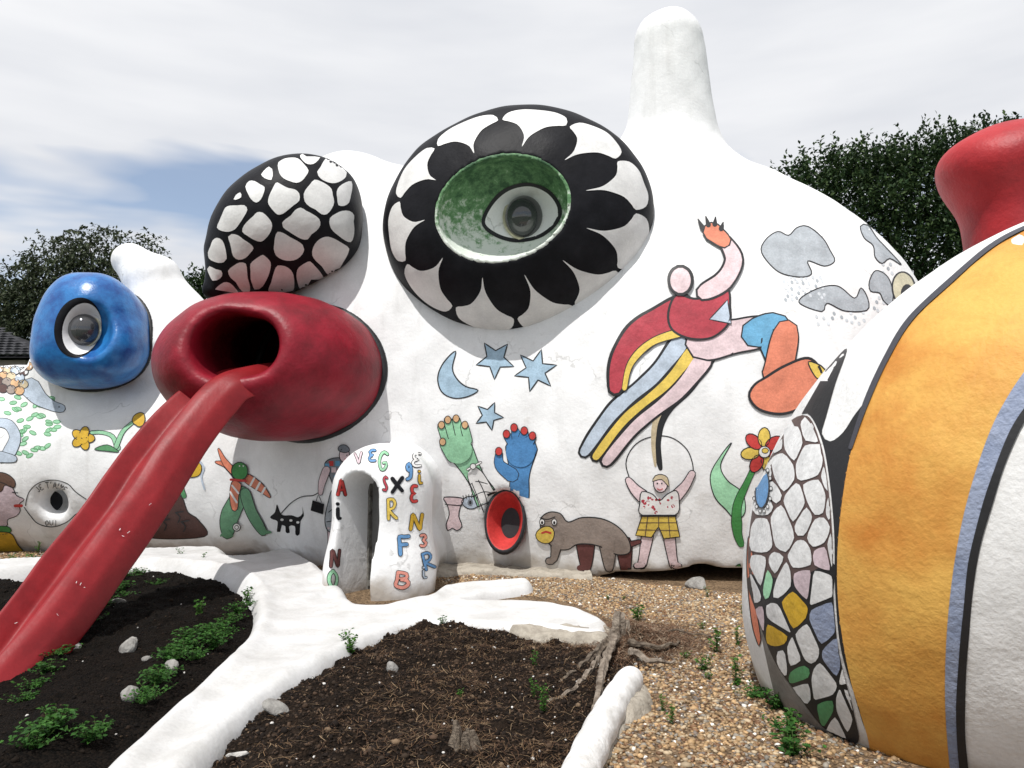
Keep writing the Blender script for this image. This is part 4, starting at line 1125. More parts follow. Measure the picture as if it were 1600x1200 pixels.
# ---- door in the porch niche
def box(c, ax, s):
    """box with half sizes s along side, out and up"""
    V = []
    for i in (-1, 1):
        for j in (-1, 1):
            for k in (-1, 1): V.append(np.asarray(c) + ax[0] * s[0] * i + ax[1] * s[1] * j + ax[2] * s[2] * k)
    return V, [(0, 1, 3, 2), (4, 6, 7, 5), (0, 4, 5, 1), (2, 3, 7, 6), (0, 2, 6, 4), (1, 5, 7, 3)]
AX = (n_side, n_out, np.array([0, 0, 1.0]))
M['frame'] = paint('worn_door_frame', (0.20, 0.19, 0.17), 0.7, tint=(0.05, 0.045, 0.04), scale=12, bump=0.4)
M['door'] = paint('grey_door', (0.16, 0.155, 0.15), 0.6, tint=(0.13, 0.125, 0.12), scale=3, bump=0.15)
dc = nich0 + n_out * 0.06
V, F = box(dc + (0, 0, 0.62), AX, (0.26, 0.015, 0.66)); door = put('door', V, F, M['door'], house, False); door['label'] = 'narrow grey door set back in the arched porch'
for sx in (-1, 1):
    V, F = box(dc + n_side * 0.25 * sx + n_out * 0.035 + (0, 0, 0.60), AX, (0.022, 0.03, 0.62)); put('door_frame', V, F, M['frame'], door, False)
V, F = box(dc + n_out * 0.035 + (0, 0, 0.07), AX, (0.24, 0.028, 0.028)); put('door_sill', V, F, M['frame'], door, False)

# pale chips and scratches on the worn slide
m = Motif(T_tongue, 3, 0.012); m.hold = True; q = random.Random(8)
for u, v in [(198, 834), (186, 829), (190, 838), (232, 790), (118, 912), (130, 919), (124, 915), (22, 975), (88, 960)]:
    t = q.uniform(-1.2, 1.2); L_ = q.uniform(1.5, 5); m.line([(u, v), (u + L_ * math.cos(t), v + L_ * math.sin(t))], q.uniform(.5, 1.3), 'pink' if q.random() < .5 else 'white_patch')
o = m.build('paint_chips', house); o['kind'] = 'stuff'

# ------------------------------------------------------------------ paint on the wing
def wing_part(name, mo, label=None): return mo.build(name, wing, label)
ledge = [(1680, 330), (1604, 357), (1548, 388), (1487, 440), (1424, 500), (1386, 562), (1356, 628), (1331, 700), (1316, 780), (1308, 870), (1311, 960), (1329, 1060), (1353, 1140), (1385, 1235)]
redge = [(1700, 470), (1650, 520), (1615, 562), (1575, 620), (1545, 680), (1515, 770), (1495, 860), (1482, 960), (1477, 1060), (1480, 1150), (1492, 1250)]
redge2 = [(1740, 520), (1690, 560), (1645, 600), (1600, 650), (1572, 705), (1546, 780), (1522, 870), (1511, 960), (1503, 1060), (1502, 1150), (1512, 1250)]
m = Motif(T_wing, 14, 0.003); m.fill(ledge + redge[::-1], 'orange'); wing_part('orange_band', m, 'wide ochre orange band')
m = Motif(T_wing, 10, 0.003); m.fill(redge + redge2[::-1], 'bluegrey', lift=0.006); wing_part('blue_band', m, 'narrow blue grey band')
m = Motif(T_wing, 10, 0.009); m.line(redge2, [13, 13, 13, 14, 14, 13, 13, 13, 13, 14, 14], 'ink'); wing_part('black_line', m)
m = Motif(T_wing, 10, 0.009); m.line(ledge[:8], [6, 6, 7, 8, 9, 9, 8, 6], 'grey_ink'); wing_part('grey_line', m)
cellp = [(1229, 664), (1262, 650), (1282, 690), (1293, 745), (1301, 830), (1303, 930), (1312, 1020), (1334, 1110), (1340, 1160), (1292, 1140), (1244, 1080), (1210, 1030), (1184, 960), (1170, 880), (1176, 800), (1198, 715)]
m = Motif(T_wing, 9, 0.003)
m.fill([(1324, 545), (1290, 580), (1258, 616), (1230, 660), (1262, 646), (1284, 685), (1296, 745), (1304, 830), (1306, 930), (1316, 1020), (1344, 1110), (1352, 1140), (1329, 1060), (1312, 960), (1309, 870), (1317, 780), (1332, 700), (1357, 628), (1338, 646), (1318, 676), (1298, 690), (1285, 678), (1292, 650), (1306, 600)], 'ink')
wing_part('black_wedge', m)
m = Motif(T_wing, 8, 0.003); m.fill([(1171, 838), (1178, 870), (1182, 940), (1190, 1000), (1187, 1010), (1176, 975), (1169, 910), (1168, 870)], 'coral', 1.5); wing_part('coral_strip', m)
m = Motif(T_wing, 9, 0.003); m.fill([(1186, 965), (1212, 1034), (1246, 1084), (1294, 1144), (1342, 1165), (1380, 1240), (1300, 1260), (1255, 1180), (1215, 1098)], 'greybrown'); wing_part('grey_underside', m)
pc_ = np.array(cellp, float)
m = Motif(T_wing, 8, 0.003); m.fill(cellp, 'brown_ink', lift=0.004)
m.fill([(1172, 900), (1240, 905), (1303, 880), (1303, 930), (1312, 1020), (1334, 1110), (1340, 1160), (1292, 1140), (1244, 1080), (1210, 1030), (1184, 960)], 'ink', lift=0.0055); wing_part('cell_outline', m)
seeds = []
cr = random.Random(21)
for j in range(-1, 13):
    for i in range(-1, 6):
        seeds.append((1164 + i * 32 + (j % 2) * 16 + cr.uniform(-13, 13) + max(0, j - 6) * 6, 640 + j * 46 + cr.uniform(-21, 21)))
seeds = np.array(seeds)
def clip_poly(poly, nx, ny, c):
    out = []
    for k in range(len(poly)):
        a_, b_ = poly[k], poly[(k + 1) % len(poly)]
        da, db = a_[0] * nx + a_[1] * ny - c, b_[0] * nx + b_[1] * ny - c
        if da <= 0: out.append(a_)
        if (da < 0) != (db < 0):
            t = da / (da - db); out.append((a_[0] + (b_[0] - a_[0]) * t, a_[1] + (b_[1] - a_[1]) * t))
    return out
odd = {}
for i, s_ in enumerate(seeds):
    if not (inside(pc_, [s_[0]], [s_[1]])[0] or dist_edges(pc_, s_[:1], s_[1:])[0] < 14): continue
    poly = [(s_[0] - 60, s_[1] - 60), (s_[0] + 60, s_[1] - 60), (s_[0] + 60, s_[1] + 60), (s_[0] - 60, s_[1] + 60)]
    gap = 1.3 if s_[1] < 890 else 2.0
    for j, t_ in enumerate(seeds):
        if j == i: continue
        d_ = (t_ - s_) * np.array([1.0, 0.62]); w_ = np.array([1.0, 0.62])
        L = np.linalg.norm(d_)
        if L > 110: continue
        nx, ny = d_[0] * w_[0] / L, d_[1] * w_[1] / L
        mid = (s_ + t_) / 2
        poly = clip_poly(poly, nx, ny, mid[0] * nx + mid[1] * ny - gap)
        if len(poly) < 3: break
    if len(poly) < 3: continue
    # keep inside the painted field and round the corners
    poly = np.array(poly); c_ = poly.mean(0); ins = [p for p in straight(poly.tolist(), True, 5) if inside(pc_, [p[0]], [p[1]])[0]]
    if len(ins) < 8: continue
    c_in = c_ if inside(pc_, [c_[0]], [c_[1]])[0] else np.mean(ins, 0)
    if not inside(pc_, [c_in[0]], [c_in[1]])[0]: continue
    ok = [p for p in straight(poly.tolist(), True, 9)]
    pr = []
    for k in range(len(ok)):
        a_, b_, d_ = ok[k - 1], ok[k], ok[(k + 1) % len(ok)]
        p = 0.2 * a_ + 0.6 * b_ + 0.2 * d_
        for _ in range(24):
            if inside(pc_, [p[0]], [p[1]])[0]: break
            p = c_in + (p - c_in) * 0.93
        pr.append(p)
    kk = len(odd); odd[kk] = 1
    col = 'scalewhite'
    for cu, cv, cm in [(1208, 900, 'mint'), (1238, 950, 'gold'), (1284, 872, 'lilac'), (1292, 1030, 'bluegrey'), (1258, 1062, 'midgreen'), (1300, 1120, 'midgreen'), (1212, 1005, 'gold'), (1190, 965, 'lilac'), (1268, 905, 'lilac'), (1300, 985, 'bluegrey'), (1226, 935, 'mint'), (1232, 1042, 'scalewhite'), (1262, 960, 'gold'), (1280, 1095, 'midgreen')]:
        dd = np.hypot(seeds[:, 0] - cu, (seeds[:, 1] - cv) * .62)
        if int(np.argmin(dd)) == i: col = cm
    mm = Motif(T_wing, 6, 0.008); mm.fill(pr, col, lift=0.008); mm.build('painted_cell', wing)
m = Motif(T_wing, 5, 0.012); m.oval(1194, 764, 11, 31, 'letterblue', .05, 2.2)
m.hold = True
for k in range(14): t = k * 2 * math.pi / 14; m.oval(1194 + 14 * math.cos(t), 764 + 36 * math.sin(t), 2.4, 3.2, 'scalewhite', 0, .9, n=7)
wing_part('blue_eye', m, 'small blue oval with a beaded edge')
print('cells', len(odd))
# ------------------------------------------------------------------ loose ground cover
def ico():
    t = (1 + 5 ** .5) / 2
    v = np.array([(-1, t, 0), (1, t, 0), (-1, -t, 0), (1, -t, 0), (0, -1, t), (0, 1, t), (0, -1, -t), (0, 1, -t), (t, 0, -1), (t, 0, 1), (-t, 0, -1), (-t, 0, 1)], float)
    v /= np.linalg.norm(v[0])
    f = np.array([(0, 11, 5), (0, 5, 1), (0, 1, 7), (0, 7, 10), (0, 10, 11), (1, 5, 9), (5, 11, 4), (11, 10, 2), (10, 7, 6), (7, 1, 8), (3, 9, 4), (3, 4, 2), (3, 2, 6), (3, 6, 8), (3, 8, 9), (4, 9, 5), (2, 4, 11), (6, 2, 10), (8, 6, 7), (9, 8, 1)])
    return v, f
ICO_V, ICO_F = ico()
def pick(pal, n, w):
    pal = np.array(pal, float); k = rng.choice(len(pal), n, p=np.array(w) / sum(w))
    return pal[k] * rng.uniform(0.7, 1.25, (n, 1))
def scatter_stones(name, pos, size, cols, mat, flat=0.6):
    n = len(pos)
    sc = size[:, None] * np.stack([rng.uniform(.8, 1.5, n), rng.uniform(.7, 1.1, n), rng.uniform(.45, .8, n) * flat / .6], 1)
    V = ICO_V[None] * (1 + rng.uniform(-.16, .16, (n, 12, 1))) * sc[:, None]
    a = rng.uniform(0, 6.283, n); tl = rng.normal(0, .3, n)
    x, y, z = V[..., 0], V[..., 1], V[..., 2]
    y, z = y * np.cos(tl)[:, None] - z * np.sin(tl)[:, None], y * np.sin(tl)[:, None] + z * np.cos(tl)[:, None]
    x, y = x * np.cos(a)[:, None] - y * np.sin(a)[:, None], x * np.sin(a)[:, None] + y * np.cos(a)[:, None]
    V = np.stack([x, y, z], -1) + pos[:, None]
    F = ICO_F[None] + (np.arange(n) * 12)[:, None, None]
    o = put(name, V.reshape(-1, 3), F.reshape(-1, 3), mat)
    set_tone(o, np.repeat(cols, 12, 0))
    return o
def in_poly(poly, n):
    lo, hi = poly.min(0), poly.max(0)
    p = rng.uniform(lo, hi, (n, 2))
    return p[inside(poly, p[:, 0], p[:, 1])]
gr_px = [(668, 900), (760, 896), (900, 900), (1050, 915), (1200, 935), (1330, 960), (1420, 1120), (1400, 1330), (840, 1330), (900, 1200), (985, 1075), (995, 1010), (962, 980), (950, 968), (900, 945), (835, 930), (740, 930), (835, 908), (700, 915)]
gl_px = [(-60, 866), (100, 862), (260, 858), (420, 850), (520, 862), (560, 905), (540, 912), (500, 886), (455, 864), (380, 874), (345, 865), (190, 868), (60, 884), (-60, 898)]
PEB = [(0.27, 0.175, 0.09), (0.17, 0.088, 0.042), (0.40, 0.31, 0.20), (0.22, 0.195, 0.16), (0.15, 0.12, 0.10), (0.72, 0.69, 0.63), (0.40, 0.26, 0.13)]
pp = []
for poly, dens in ((np.array([G(u, v)[:2] for u, v in gr_px]), 2600), (np.array([G(u, v)[:2] for u, v in gl_px]), 1500)):
    lo, hi = poly.min(0), poly.max(0)
    p = in_poly(poly, int(dens * np.prod(hi - lo))); pp.append(p[p[:, 1] > 2.8])
pp = np.concatenate(pp)
# pebbles thin out towards the old stump, where bare earth shows
st0 = G(985, 1000)[:2]
keep = rng.random(len(pp)) < np.clip(np.linalg.norm(pp - st0, axis=1) / 0.7 - 0.15, 0.06, 1) * np.where(vnoise(pp[:, 0], pp[:, 1], 0.4) < 0.22, 0.5, 1)
pp = pp[keep]
if DRAFT: pp = pp[::4]
sz = rng.uniform(0.007, 0.0165, len(pp)) * np.where(rng.random(len(pp)) < 0.06, 1.5, 1)
o = scatter_stones('gravel', np.column_stack([pp, height(pp[:, 0], pp[:, 1]) + sz * 0.25]), sz, pick(PEB, len(pp), [5, 3, 2.6, 2, 1.6, .5, 3]), M['pebble'])
tag(o, 'loose tan and brown gravel beside the right wing and along the walls', kind='stuff')
print('pebbles', len(pp))

# crumbs, white chips and straw on the soil
def on_bed(v, f, d, n, ymax=99):
    t = v[f]; ar = np.linalg.norm(np.cross(t[:, 1] - t[:, 0], t[:, 2] - t[:, 0]), axis=1)
    c = t.mean(1); ar = ar * ((c[:, 1] > 2.6) & (c[:, 0] > -7))
    k = rng.choice(len(f), n, p=ar / ar.sum())
    a, b = rng.random((2, n)); s = a + b > 1; a[s] = 1 - a[s]; b[s] = 1 - b[s]
    t = t[k]
    return t[:, 0] + (t[:, 1] - t[:, 0]) * a[:, None] + (t[:, 2] - t[:, 0]) * b[:, None]
DF = 4 if DRAFT else 1
SOILC = [(0.014, 0.010, 0.008), (0.035, 0.024, 0.017), (0.07, 0.045, 0.03), (0.16, 0.11, 0.07), (0.55, 0.53, 0.5)]
p = np.concatenate([on_bed(br_v, br_f, br_d, 15000 // DF), on_bed(bl_v, bl_f, bl_d, 5000 // DF)])
left_ = np.arange(len(p)) >= 15000 // DF
sz = rng.uniform(0.003, 0.010, len(p)) * np.where(rng.random(len(p)) < .05, 2.0, 1)
cl = pick(SOILC, len(p), [6, 5, 2.4, .5, .16]); cl = np.where(left_[:, None] & (cl.max(1) < .3)[:, None], cl * .3, cl)  # crumbs on the left bed darkened too, following its shade-darkened soil
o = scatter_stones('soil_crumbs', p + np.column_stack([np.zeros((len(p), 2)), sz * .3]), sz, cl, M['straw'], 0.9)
tag(o, 'dark crumbs and small white chips on the soil', kind='stuff')
def straws(name, p, lmin, lmax, w, pal, wts, lift=0.012, dirn=None):
    n = len(p); a = rng.uniform(0, 6.283, n) if dirn is None else rng.normal(dirn, .5, n)
    L = rng.uniform(lmin, lmax, n); el = rng.normal(0.12, .22, n)
    d = np.stack([np.cos(a) * np.cos(el), np.sin(a) * np.cos(el), np.sin(el)], 1)
    s = np.stack([-np.sin(a), np.cos(a), np.zeros(n)], 1) * w
    b = rng.normal(0, .18, n)[:, None] * L[:, None] * np.stack([-np.sin(a), np.cos(a), np.ones(n) * .6], 1)
    p = p + np.array([0, 0, lift]); q0 = p - d * L[:, None] / 2; q2 = p + d * L[:, None] / 2; q1 = p + b
    V = np.stack([q0 - s, q0 + s, q1 + s + (0, 0, w), q1 - s + (0, 0, w), q2 + s * .4, q2 - s * .4], 1).reshape(-1, 3)
    k = np.arange(n)[:, None, None] * 6
    F = (np.array([[0, 1, 2, 3], [3, 2, 4, 5]])[None] + k).reshape(-1, 4)
    o = put(name, V, F, M['straw'], None, False); set_tone(o, np.repeat(pick(pal, n, wts), 6, 0)); return o
STR = [(0.16, 0.10, 0.055), (0.09, 0.05, 0.03), (0.28, 0.20, 0.12), (0.05, 0.03, 0.02)]
p = on_bed(br_v, br_f, br_d, 26000 // DF)
wgt = np.clip((p[:, 0] + 1.6) / 2.2, .12, 1) * np.where(vnoise(p[:, 0], p[:, 1], .3) > .42, 1, .25); p = p[rng.random(len(p)) < wgt]
o = straws('dead_roots_and_straw', p, 0.02, 0.09, 0.0013, STR, [4, 4, 1.5, 3]); tag(o, 'fine dead roots and straw matted over the right soil bed', kind='stuff')
c = st0[None] + rng.normal(0, 1, (11000 // DF, 2)) * (0.27, 0.30) + (0.06, -0.02)
c = np.column_stack([c, height(c[:, 0], c[:, 1]) + rng.uniform(0, .20, len(c)) * np.exp(-np.linalg.norm(c - st0, axis=1) / .22)])
o = straws('stump_fibres', c, 0.03, 0.13, 0.0018, [(0.20, 0.12, 0.075), (0.10, 0.055, 0.035), (0.36, 0.28, 0.20), (0.05, 0.03, 0.02)], [4, 4, 2, 2]); tag(o, 'brown fibres of a rotting stump spilling over the gravel', kind='stuff')

M['dead_dark'] = paint('dark_rotten_wood', (0.20, 0.16, 0.12), 0.9, tint=(0.05, 0.035, 0.025), scale=22, bump=1.0, bscale=80)
# ------------------------------------------------------------------ old stump and roots
def tube(path, rad, n=9, rough=0.25, seed=1):
    q = np.random.default_rng(seed); path = np.asarray(path, float); m = len(path)
    t = np.gradient(path, axis=0); t /= np.linalg.norm(t, axis=1)[:, None]
    up = np.array([0, 0, 1.0]) if abs(t[:, 2]).mean() < .8 else np.array([0, 1.0, 0])
    V = []; F = []; ridge = q.uniform(1 - rough, 1 + rough, n)
    for i in range(m):
        s = np.cross(t[i], up); s /= np.linalg.norm(s); u = np.cross(s, t[i])
        for j in range(n):
            a = 2 * math.pi * j / n + i * 0.05
            r_ = rad[i] * ridge[j] * q.uniform(1 - rough * .3, 1 + rough * .3)
            V.append(path[i] + (s * math.cos(a) + u * math.sin(a)) * r_)
        if i:
            for j in range(n): F.append(((i - 1) * n + j, (i - 1) * n + (j + 1) % n, i * n + (j + 1) % n, i * n + j))
    F.append(tuple(range(n))[::-1]); F.append(tuple(range((m - 1) * n, m * n)))
    return V, F
def gpt(u, v, z): 
    g = G(u, v, 0.04); return np.array([g[0], g[1], height(g[0], g[1]) + z])
def root_path(pts, k=5): return spline([np.array(gpt(*p)) for p in pts], False, 0.035)
stump = thing('tree_stump', 'split grey tree stump with fraying roots at the end of the white kerb', 'tree stump', gpt(968, 992, 0))
for i, (pts, r0, r1) in enumerate([([(966, 1000, -.03), (966, 998, .08), (968, 997, .20), (969, 996, .25)], .055, .038), ([(978, 998, -.03), (980, 997, .08), (979, 996, .19)], .04, .028), ([(956, 1004, -.03), (955, 1003, .08), (957, 1003, .15)], .035, .02)]):
    pa = root_path(pts); V, F = tube(pa, np.linspace(r0, r1, len(pa)), 11, .35, i + 4); put('trunk_splinter', V, F, M['dead_wood'], stump, False)
for i, (pts, r0, r1) in enumerate([([(962, 1004, .08), (945, 1040, .05), (936, 1080, .02), (925, 1110, -.01)], .045, .02), ([(950, 1010, .07), (920, 1035, .05), (885, 1058, .03), (840, 1070, .0)], .035, .012), ([(935, 1030, .04), (900, 1072, .03), (862, 1092, .01), (820, 1098, -.01)], .03, .01),
                                   ([(985, 1008, .07), (1015, 1015, .06), (1045, 1012, .05), (1062, 1002, .02)], .035, .012), ([(985, 1020, .06), (1020, 1036, .05), (1055, 1030, .02)], .03, .01), ([(1000, 1000, .05), (1050, 985, .03), (1105, 990, .015), (1130, 985, .0)], .014, .006)]):
    pa = root_path(pts); pa[:, 2] += 0.014 + 0.010 * np.sin(np.arange(len(pa)) * 1.1 + i); V, F = tube(pa, np.linspace(r0 * .85, r1 * .6, len(pa)), 9, .5, i + 20); put('root', V, F, M['dead_dark'] if i % 2 else M['dead_wood'], stump, False)
st2 = thing('tree_stump', 'low broken stump sticking out of the soil at the bottom edge', 'tree stump', gpt(728, 1180, 0))
for i in range(9):
    u = 708 + (i % 5) * 9 + (i // 5) * 4; r_ = random.Random(i); b_ = gpt(u, 1168 + (i // 5) * 12, -.05); b_[2] = 0.0
    pa = np.linspace(b_, b_ + (r_.uniform(-.03, .03), r_.uniform(-.03, .03), r_.uniform(.10, .19)), 5)
    V, F = tube(pa, np.array([.040, .036, .032, .024, .012]) * r_.uniform(.8, 1.1), 8, .4, i); put('wood_splinter', V, F, M['dead_dark'], st2, False)

# ------------------------------------------------------------------ white kerb lying by the gravel
pa = spline([gpt(985, 1062, .05), gpt(962, 1100, .06), gpt(930, 1160, .06), gpt(895, 1240, .06), gpt(840, 1360, .05)], False, 0.04)
V, F = [], []
nk = 14
end = [(-0.085, .35), (-0.06, .72), (-0.03, .92)]
t0 = pa[0] - pa[1]; t0 /= np.linalg.norm(t0)
rows = [(pa[0] + t0 * -q0, k) for q0, k in [(-.085, .2), (-.07, .55), (-.04, .85)]] + [(p, 1.0) for p in pa]
for i, (p, k) in enumerate(rows):
    t = (pa[1] - pa[0]) if i < 4 else (pa[min(i - 3 + 1, len(pa) - 1)] - pa[i - 3 - 1]); t = t / np.linalg.norm(t); s = np.cross(t, (0, 0, 1)); s /= np.linalg.norm(s); u_ = np.cross(s, t)
    for j in range(nk):
        a = 2 * math.pi * j / nk; w_ = 0.093 * k * (1 + .05 * math.sin(i * .9 + j))
        V.append(p + s * math.cos(a) * w_ + u_ * math.sin(a) * w_ * 1.05)
    if i:
        for j in range(nk): F.append(((i - 1) * nk + j, (i - 1) * nk + (j + 1) % nk, i * nk + (j + 1) % nk, i * nk + j))
F.append(tuple(range(nk)))
M['kerb_white'] = paint('worn_white_paint', (0.78, 0.775, 0.77), 0.6, tint=(0.55, 0.54, 0.52), scale=7, bump=0.4)
kb = put('white_kerb', V, F, M['kerb_white']); tag(kb, 'short round ended white kerb lying between dark soil and gravel', 'kerb')
o = kb.modifiers.new('round', 'SUBSURF'); o.levels = 1; o.render_levels = 2
fpoly = ground_poly([(985, 1058), (1012, 1066), (1022, 1085), (1015, 1110), (985, 1128), (960, 1170), (940, 1200), (930, 1190), (960, 1120)], .02, .04)
o, _, _, _ = sheet('kerb_footing', fpoly, .035, lambda x, y, d: height(x, y) - .02 + np.sqrt(np.clip(d / .06, 0, 1)) * (.05 + .06 * vnoise(x, y, .09)), M['concrete']); tag(o, None, kind='structure')

# ------------------------------------------------------------------ stones
def stone(u, v, s, col, label, zs=.6, seed=1, group=None):
    bm = bmesh.new(); bmesh.ops.create_icosphere(bm, subdivisions=3, radius=1)
    q = np.random.default_rng(seed); n0 = q.normal(0, 1, (5, 3)); n0 /= np.linalg.norm(n0, axis=1)[:, None]; h0 = q.uniform(.5, .85, 5)
    g = G(u, v, 0.02); z = float(bed_z(np.array([g[0]]), np.array([g[1]]), np.array([.4]))[0]) if v > 920 and u < 960 else float(height(g[0], g[1]))
    for w in bm.verts:
        c = np.array(w.co)
        for a, b in zip(n0, h0):
            e = c @ a
            if e > b: c = c - a * (e - b) * .9
        c = c * (1 + .06 * math.sin(5 * c[0] + seed) * math.sin(6 * c[1] + 2 * c[2]))
        w.co = Vector((c[0] * s, c[1] * s * .7, c[2] * s * zs))
    me = bpy.data.meshes.new('stone'); bm.to_mesh(me); bm.free(); me.materials.append(M[col])
    o = bpy.data.objects.new('stone', me); COL.objects.link(o); o.location = (g[0], g[1], z + s * zs * .45); o.rotation_euler = (q.normal(0, .3), q.normal(0, .3), q.uniform(0, 6))
    return tag(o, label, 'stone', group)
M['stone_grey'] = paint('grey_stone', (0.30, 0.29, 0.27), 0.85, tint=(0.16, 0.15, 0.14), scale=16, bump=.8)
M['stone_pale'] = paint('pale_stone', (0.52, 0.50, 0.47), 0.85, tint=(0.34, 0.33, 0.31), scale=16, bump=.8)
stone(186, 943, .10, 'stone_grey', 'long grey stone lying in the shaded bed nearest the slide', .35, 3)
stone(202, 1012, .11, 'stone_grey', 'dark grey wedge shaped stone in the middle of the shaded bed', .75, 5)
stone(118, 1000, .06, 'stone_pale', 'narrow pale stone at the edge of the slide shadow', .8, 6)
stone(230, 1026, .04, 'stone_grey', 'small pale stone right of the dark grey wedge stone', .5, 7)
stone(268, 1056, .075, 'stone_grey', 'grey forked stone beside the weeds in the shaded bed', .7, 8)
stone(203, 1098, .065, 'stone_grey', 'round grey lump in the lower part of the shaded bed', .8, 9)
stone(614, 1052, .065, 'stone_grey', 'grey stone standing in the middle of the brown soil', 1.1, 10)
stone(430, 1118, .09, 'stone_grey', 'flat grey slab lying against the right edge of the white path', .3, 11)
stone(374, 1178, .07, 'stone_pale', 'pale splinter of stone at the bottom of the white path', .25, 14)
stone(534, 1022, .06, 'stone_grey', 'flat brown grey stone under the weed by the path', .35, 15)
stone(527, 1130, .022, 'stone_pale', 'small white chip lying on the brown soil', .4, 12)
stone(640, 1128, .022, 'stone_pale', 'tiny white chip right of the other chip on brown soil', .4, 13)
stone(1088, 917, .14, 'stone_grey', 'grey block under the raised foot of the white wall', .65, 17)

# ------------------------------------------------------------------ weeds
def leaves(C, A, L, W, droop=.25, seed=2):
    """diamond leaves folded along the midrib: base points C, directions A"""
    q = np.random.default_rng(seed); n = len(C)
    A = A / (np.linalg.norm(A, axis=1)[:, None] + 1e-9)
    s = np.cross(A, q.normal(0, .45, (n, 3)) + (0, 0, 1.0)); s /= np.linalg.norm(s, axis=1)[:, None] + 1e-9
    u = np.cross(s, A)
    L = L[:, None]; W = W[:, None]
    tip = C + A * L - u * L * droop; mid = C + A * L * .5 - u * L * .04
    V = np.stack([C, mid + s * W + u * W * .35, tip, mid - s * W + u * W * .35, mid], 1).reshape(-1, 3)
    k = np.arange(n)[:, None, None] * 5
    F = (np.array([[0, 4, 1], [4, 2, 1], [0, 3, 4], [4, 3, 2]])[None] + k).reshape(-1, 3)
    return V, F
def weed_mesh(name, h, spread, ns, per, ll, seed, cols):
    q = np.random.default_rng(seed); C = []; A = []; sv = []; sf = []
    for i in range(ns):
        a = q.uniform(0, 6.28); lean = q.uniform(.1, 1) * spread; hh = h * q.uniform(.55, 1)
        for j in range(per):
            t = (j + .6) / per; p = np.array([math.cos(a) * lean * t, math.sin(a) * lean * t, hh * t])
            for k in range(3 if t > .85 else 2):
                b = q.uniform(0, 6.28); C.append(p); A.append((math.cos(b), math.sin(b), q.uniform(.0, .7)))
        e = np.array([math.cos(a) * lean, math.sin(a) * lean, hh]); k0 = len(sv)
        sd = np.array([-math.sin(a), math.cos(a), 0]) * .0025
        sv += [-sd, sd, e + sd * .6, e - sd * .6]; sf.append((k0, k0 + 1, k0 + 2, k0 + 3))
    n = len(C); L = q.uniform(.6, 1.2, n) * ll
    V, F = leaves(np.array(C), np.array(A), L, L * .30, .2, seed)
    mes = []
    for nm, v_, f_, mat in (('foliage', V, F, 'leaf_mat'), ('stems', np.array(sv), np.array(sf), 'leaf_mat')):
        me = bpy.data.meshes.new(nm); me.from_pydata(np.asarray(v_).tolist(), [], np.asarray(f_).tolist()); me.materials.append(M[mat])
        at = me.color_attributes.new('tone', 'FLOAT_COLOR', 'POINT'); c = np.ones((len(v_), 4), np.float32)
        c[:, :3] = np.repeat(np.array(cols)[q.integers(0, len(cols), n)] * q.uniform(.75, 1.2, (n, 1)), 5, 0) if nm == 'foliage' else (.07, .10, .03)
        at.data.foreach_set('color', c.ravel()); mes.append(me)
    return mes
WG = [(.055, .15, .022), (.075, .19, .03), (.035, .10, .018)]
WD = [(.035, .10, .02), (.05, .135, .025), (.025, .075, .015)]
protos = {'a': weed_mesh('w', .16, .09, 9, 6, .036, 1, WG), 'b': weed_mesh('w', .22, .06, 6, 8, .034, 2, WG), 'c': weed_mesh('w', .15, .20, 18, 5, .046, 3, WD), 'd': weed_mesh('w', .10, .22, 22, 5, .034, 4, WD)}
def weed(u, v, kind, s, label, group, dz=0):
    g = G(u, v, 0.0)
    bed = inside(bl_poly, [g[0]], [g[1]])[0] or inside(br_poly, [g[0]], [g[1]])[0]
    z = float(bed_z(np.array([g[0]]), np.array([g[1]]), np.array([.4]))[0]) if bed else float(height(g[0], g[1]))
    t = thing('weed', label, 'weed', (g[0], g[1], z + dz), group); t.rotation_euler = (0, 0, random.uniform(0, 6)); t.scale = (s, s, s * random.uniform(.85, 1.15))
    for me in protos[kind]:
        o = bpy.data.objects.new(me.name.split('.')[0], me); COL.objects.link(o); o.parent = t
ga = 'weeds growing in the gravel'
weed(995, 972, 'a', 1.15, 'bushy green weed just behind the stump', ga); weed(1120, 1020, 'b', 1.0, 'tallest upright weed in the gravel, right of the stump', ga); weed(1098, 1048, 'a', .8, 'low weed just below the tallest weed in the gravel', ga)
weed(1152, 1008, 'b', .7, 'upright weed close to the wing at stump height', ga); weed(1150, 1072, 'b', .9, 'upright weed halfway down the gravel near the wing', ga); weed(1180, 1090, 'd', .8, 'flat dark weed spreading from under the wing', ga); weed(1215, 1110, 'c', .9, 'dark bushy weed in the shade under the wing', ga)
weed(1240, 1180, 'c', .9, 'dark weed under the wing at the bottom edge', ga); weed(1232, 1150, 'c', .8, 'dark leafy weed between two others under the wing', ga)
for u, v, k, s in [(1096, 985, 'a', .5), (1160, 960, 'b', .45), (950, 938, 'a', .35), (975, 938, 'a', .3), (1105, 935, 'b', .5), (1035, 1110, 'b', .45), (1050, 1130, 'b', .55), (1070, 1030, 'a', .5), (1108, 1062, 'a', .4)]:
    weed(u, v, k, s, 'small green weed sprouting between the pebbles', 'small weeds between the pebbles')
for u, v, k, s in [(538, 1016, 'a', .7), (548, 1028, 'a', .95), (690, 990, 'a', .6)]: weed(u, v, k, s, 'green weed at the edge of the brown soil by the path', 'weeds beside the white path')
for u, v, k, s in [(836, 1050, 'b', .5), (833, 1098, 'b', .5), (850, 1128, 'b', .7), (718, 1098, 'a', .35)]: weed(u, v, k, s, 'thin green weed alone in the brown soil', 'thin weeds in the brown soil')
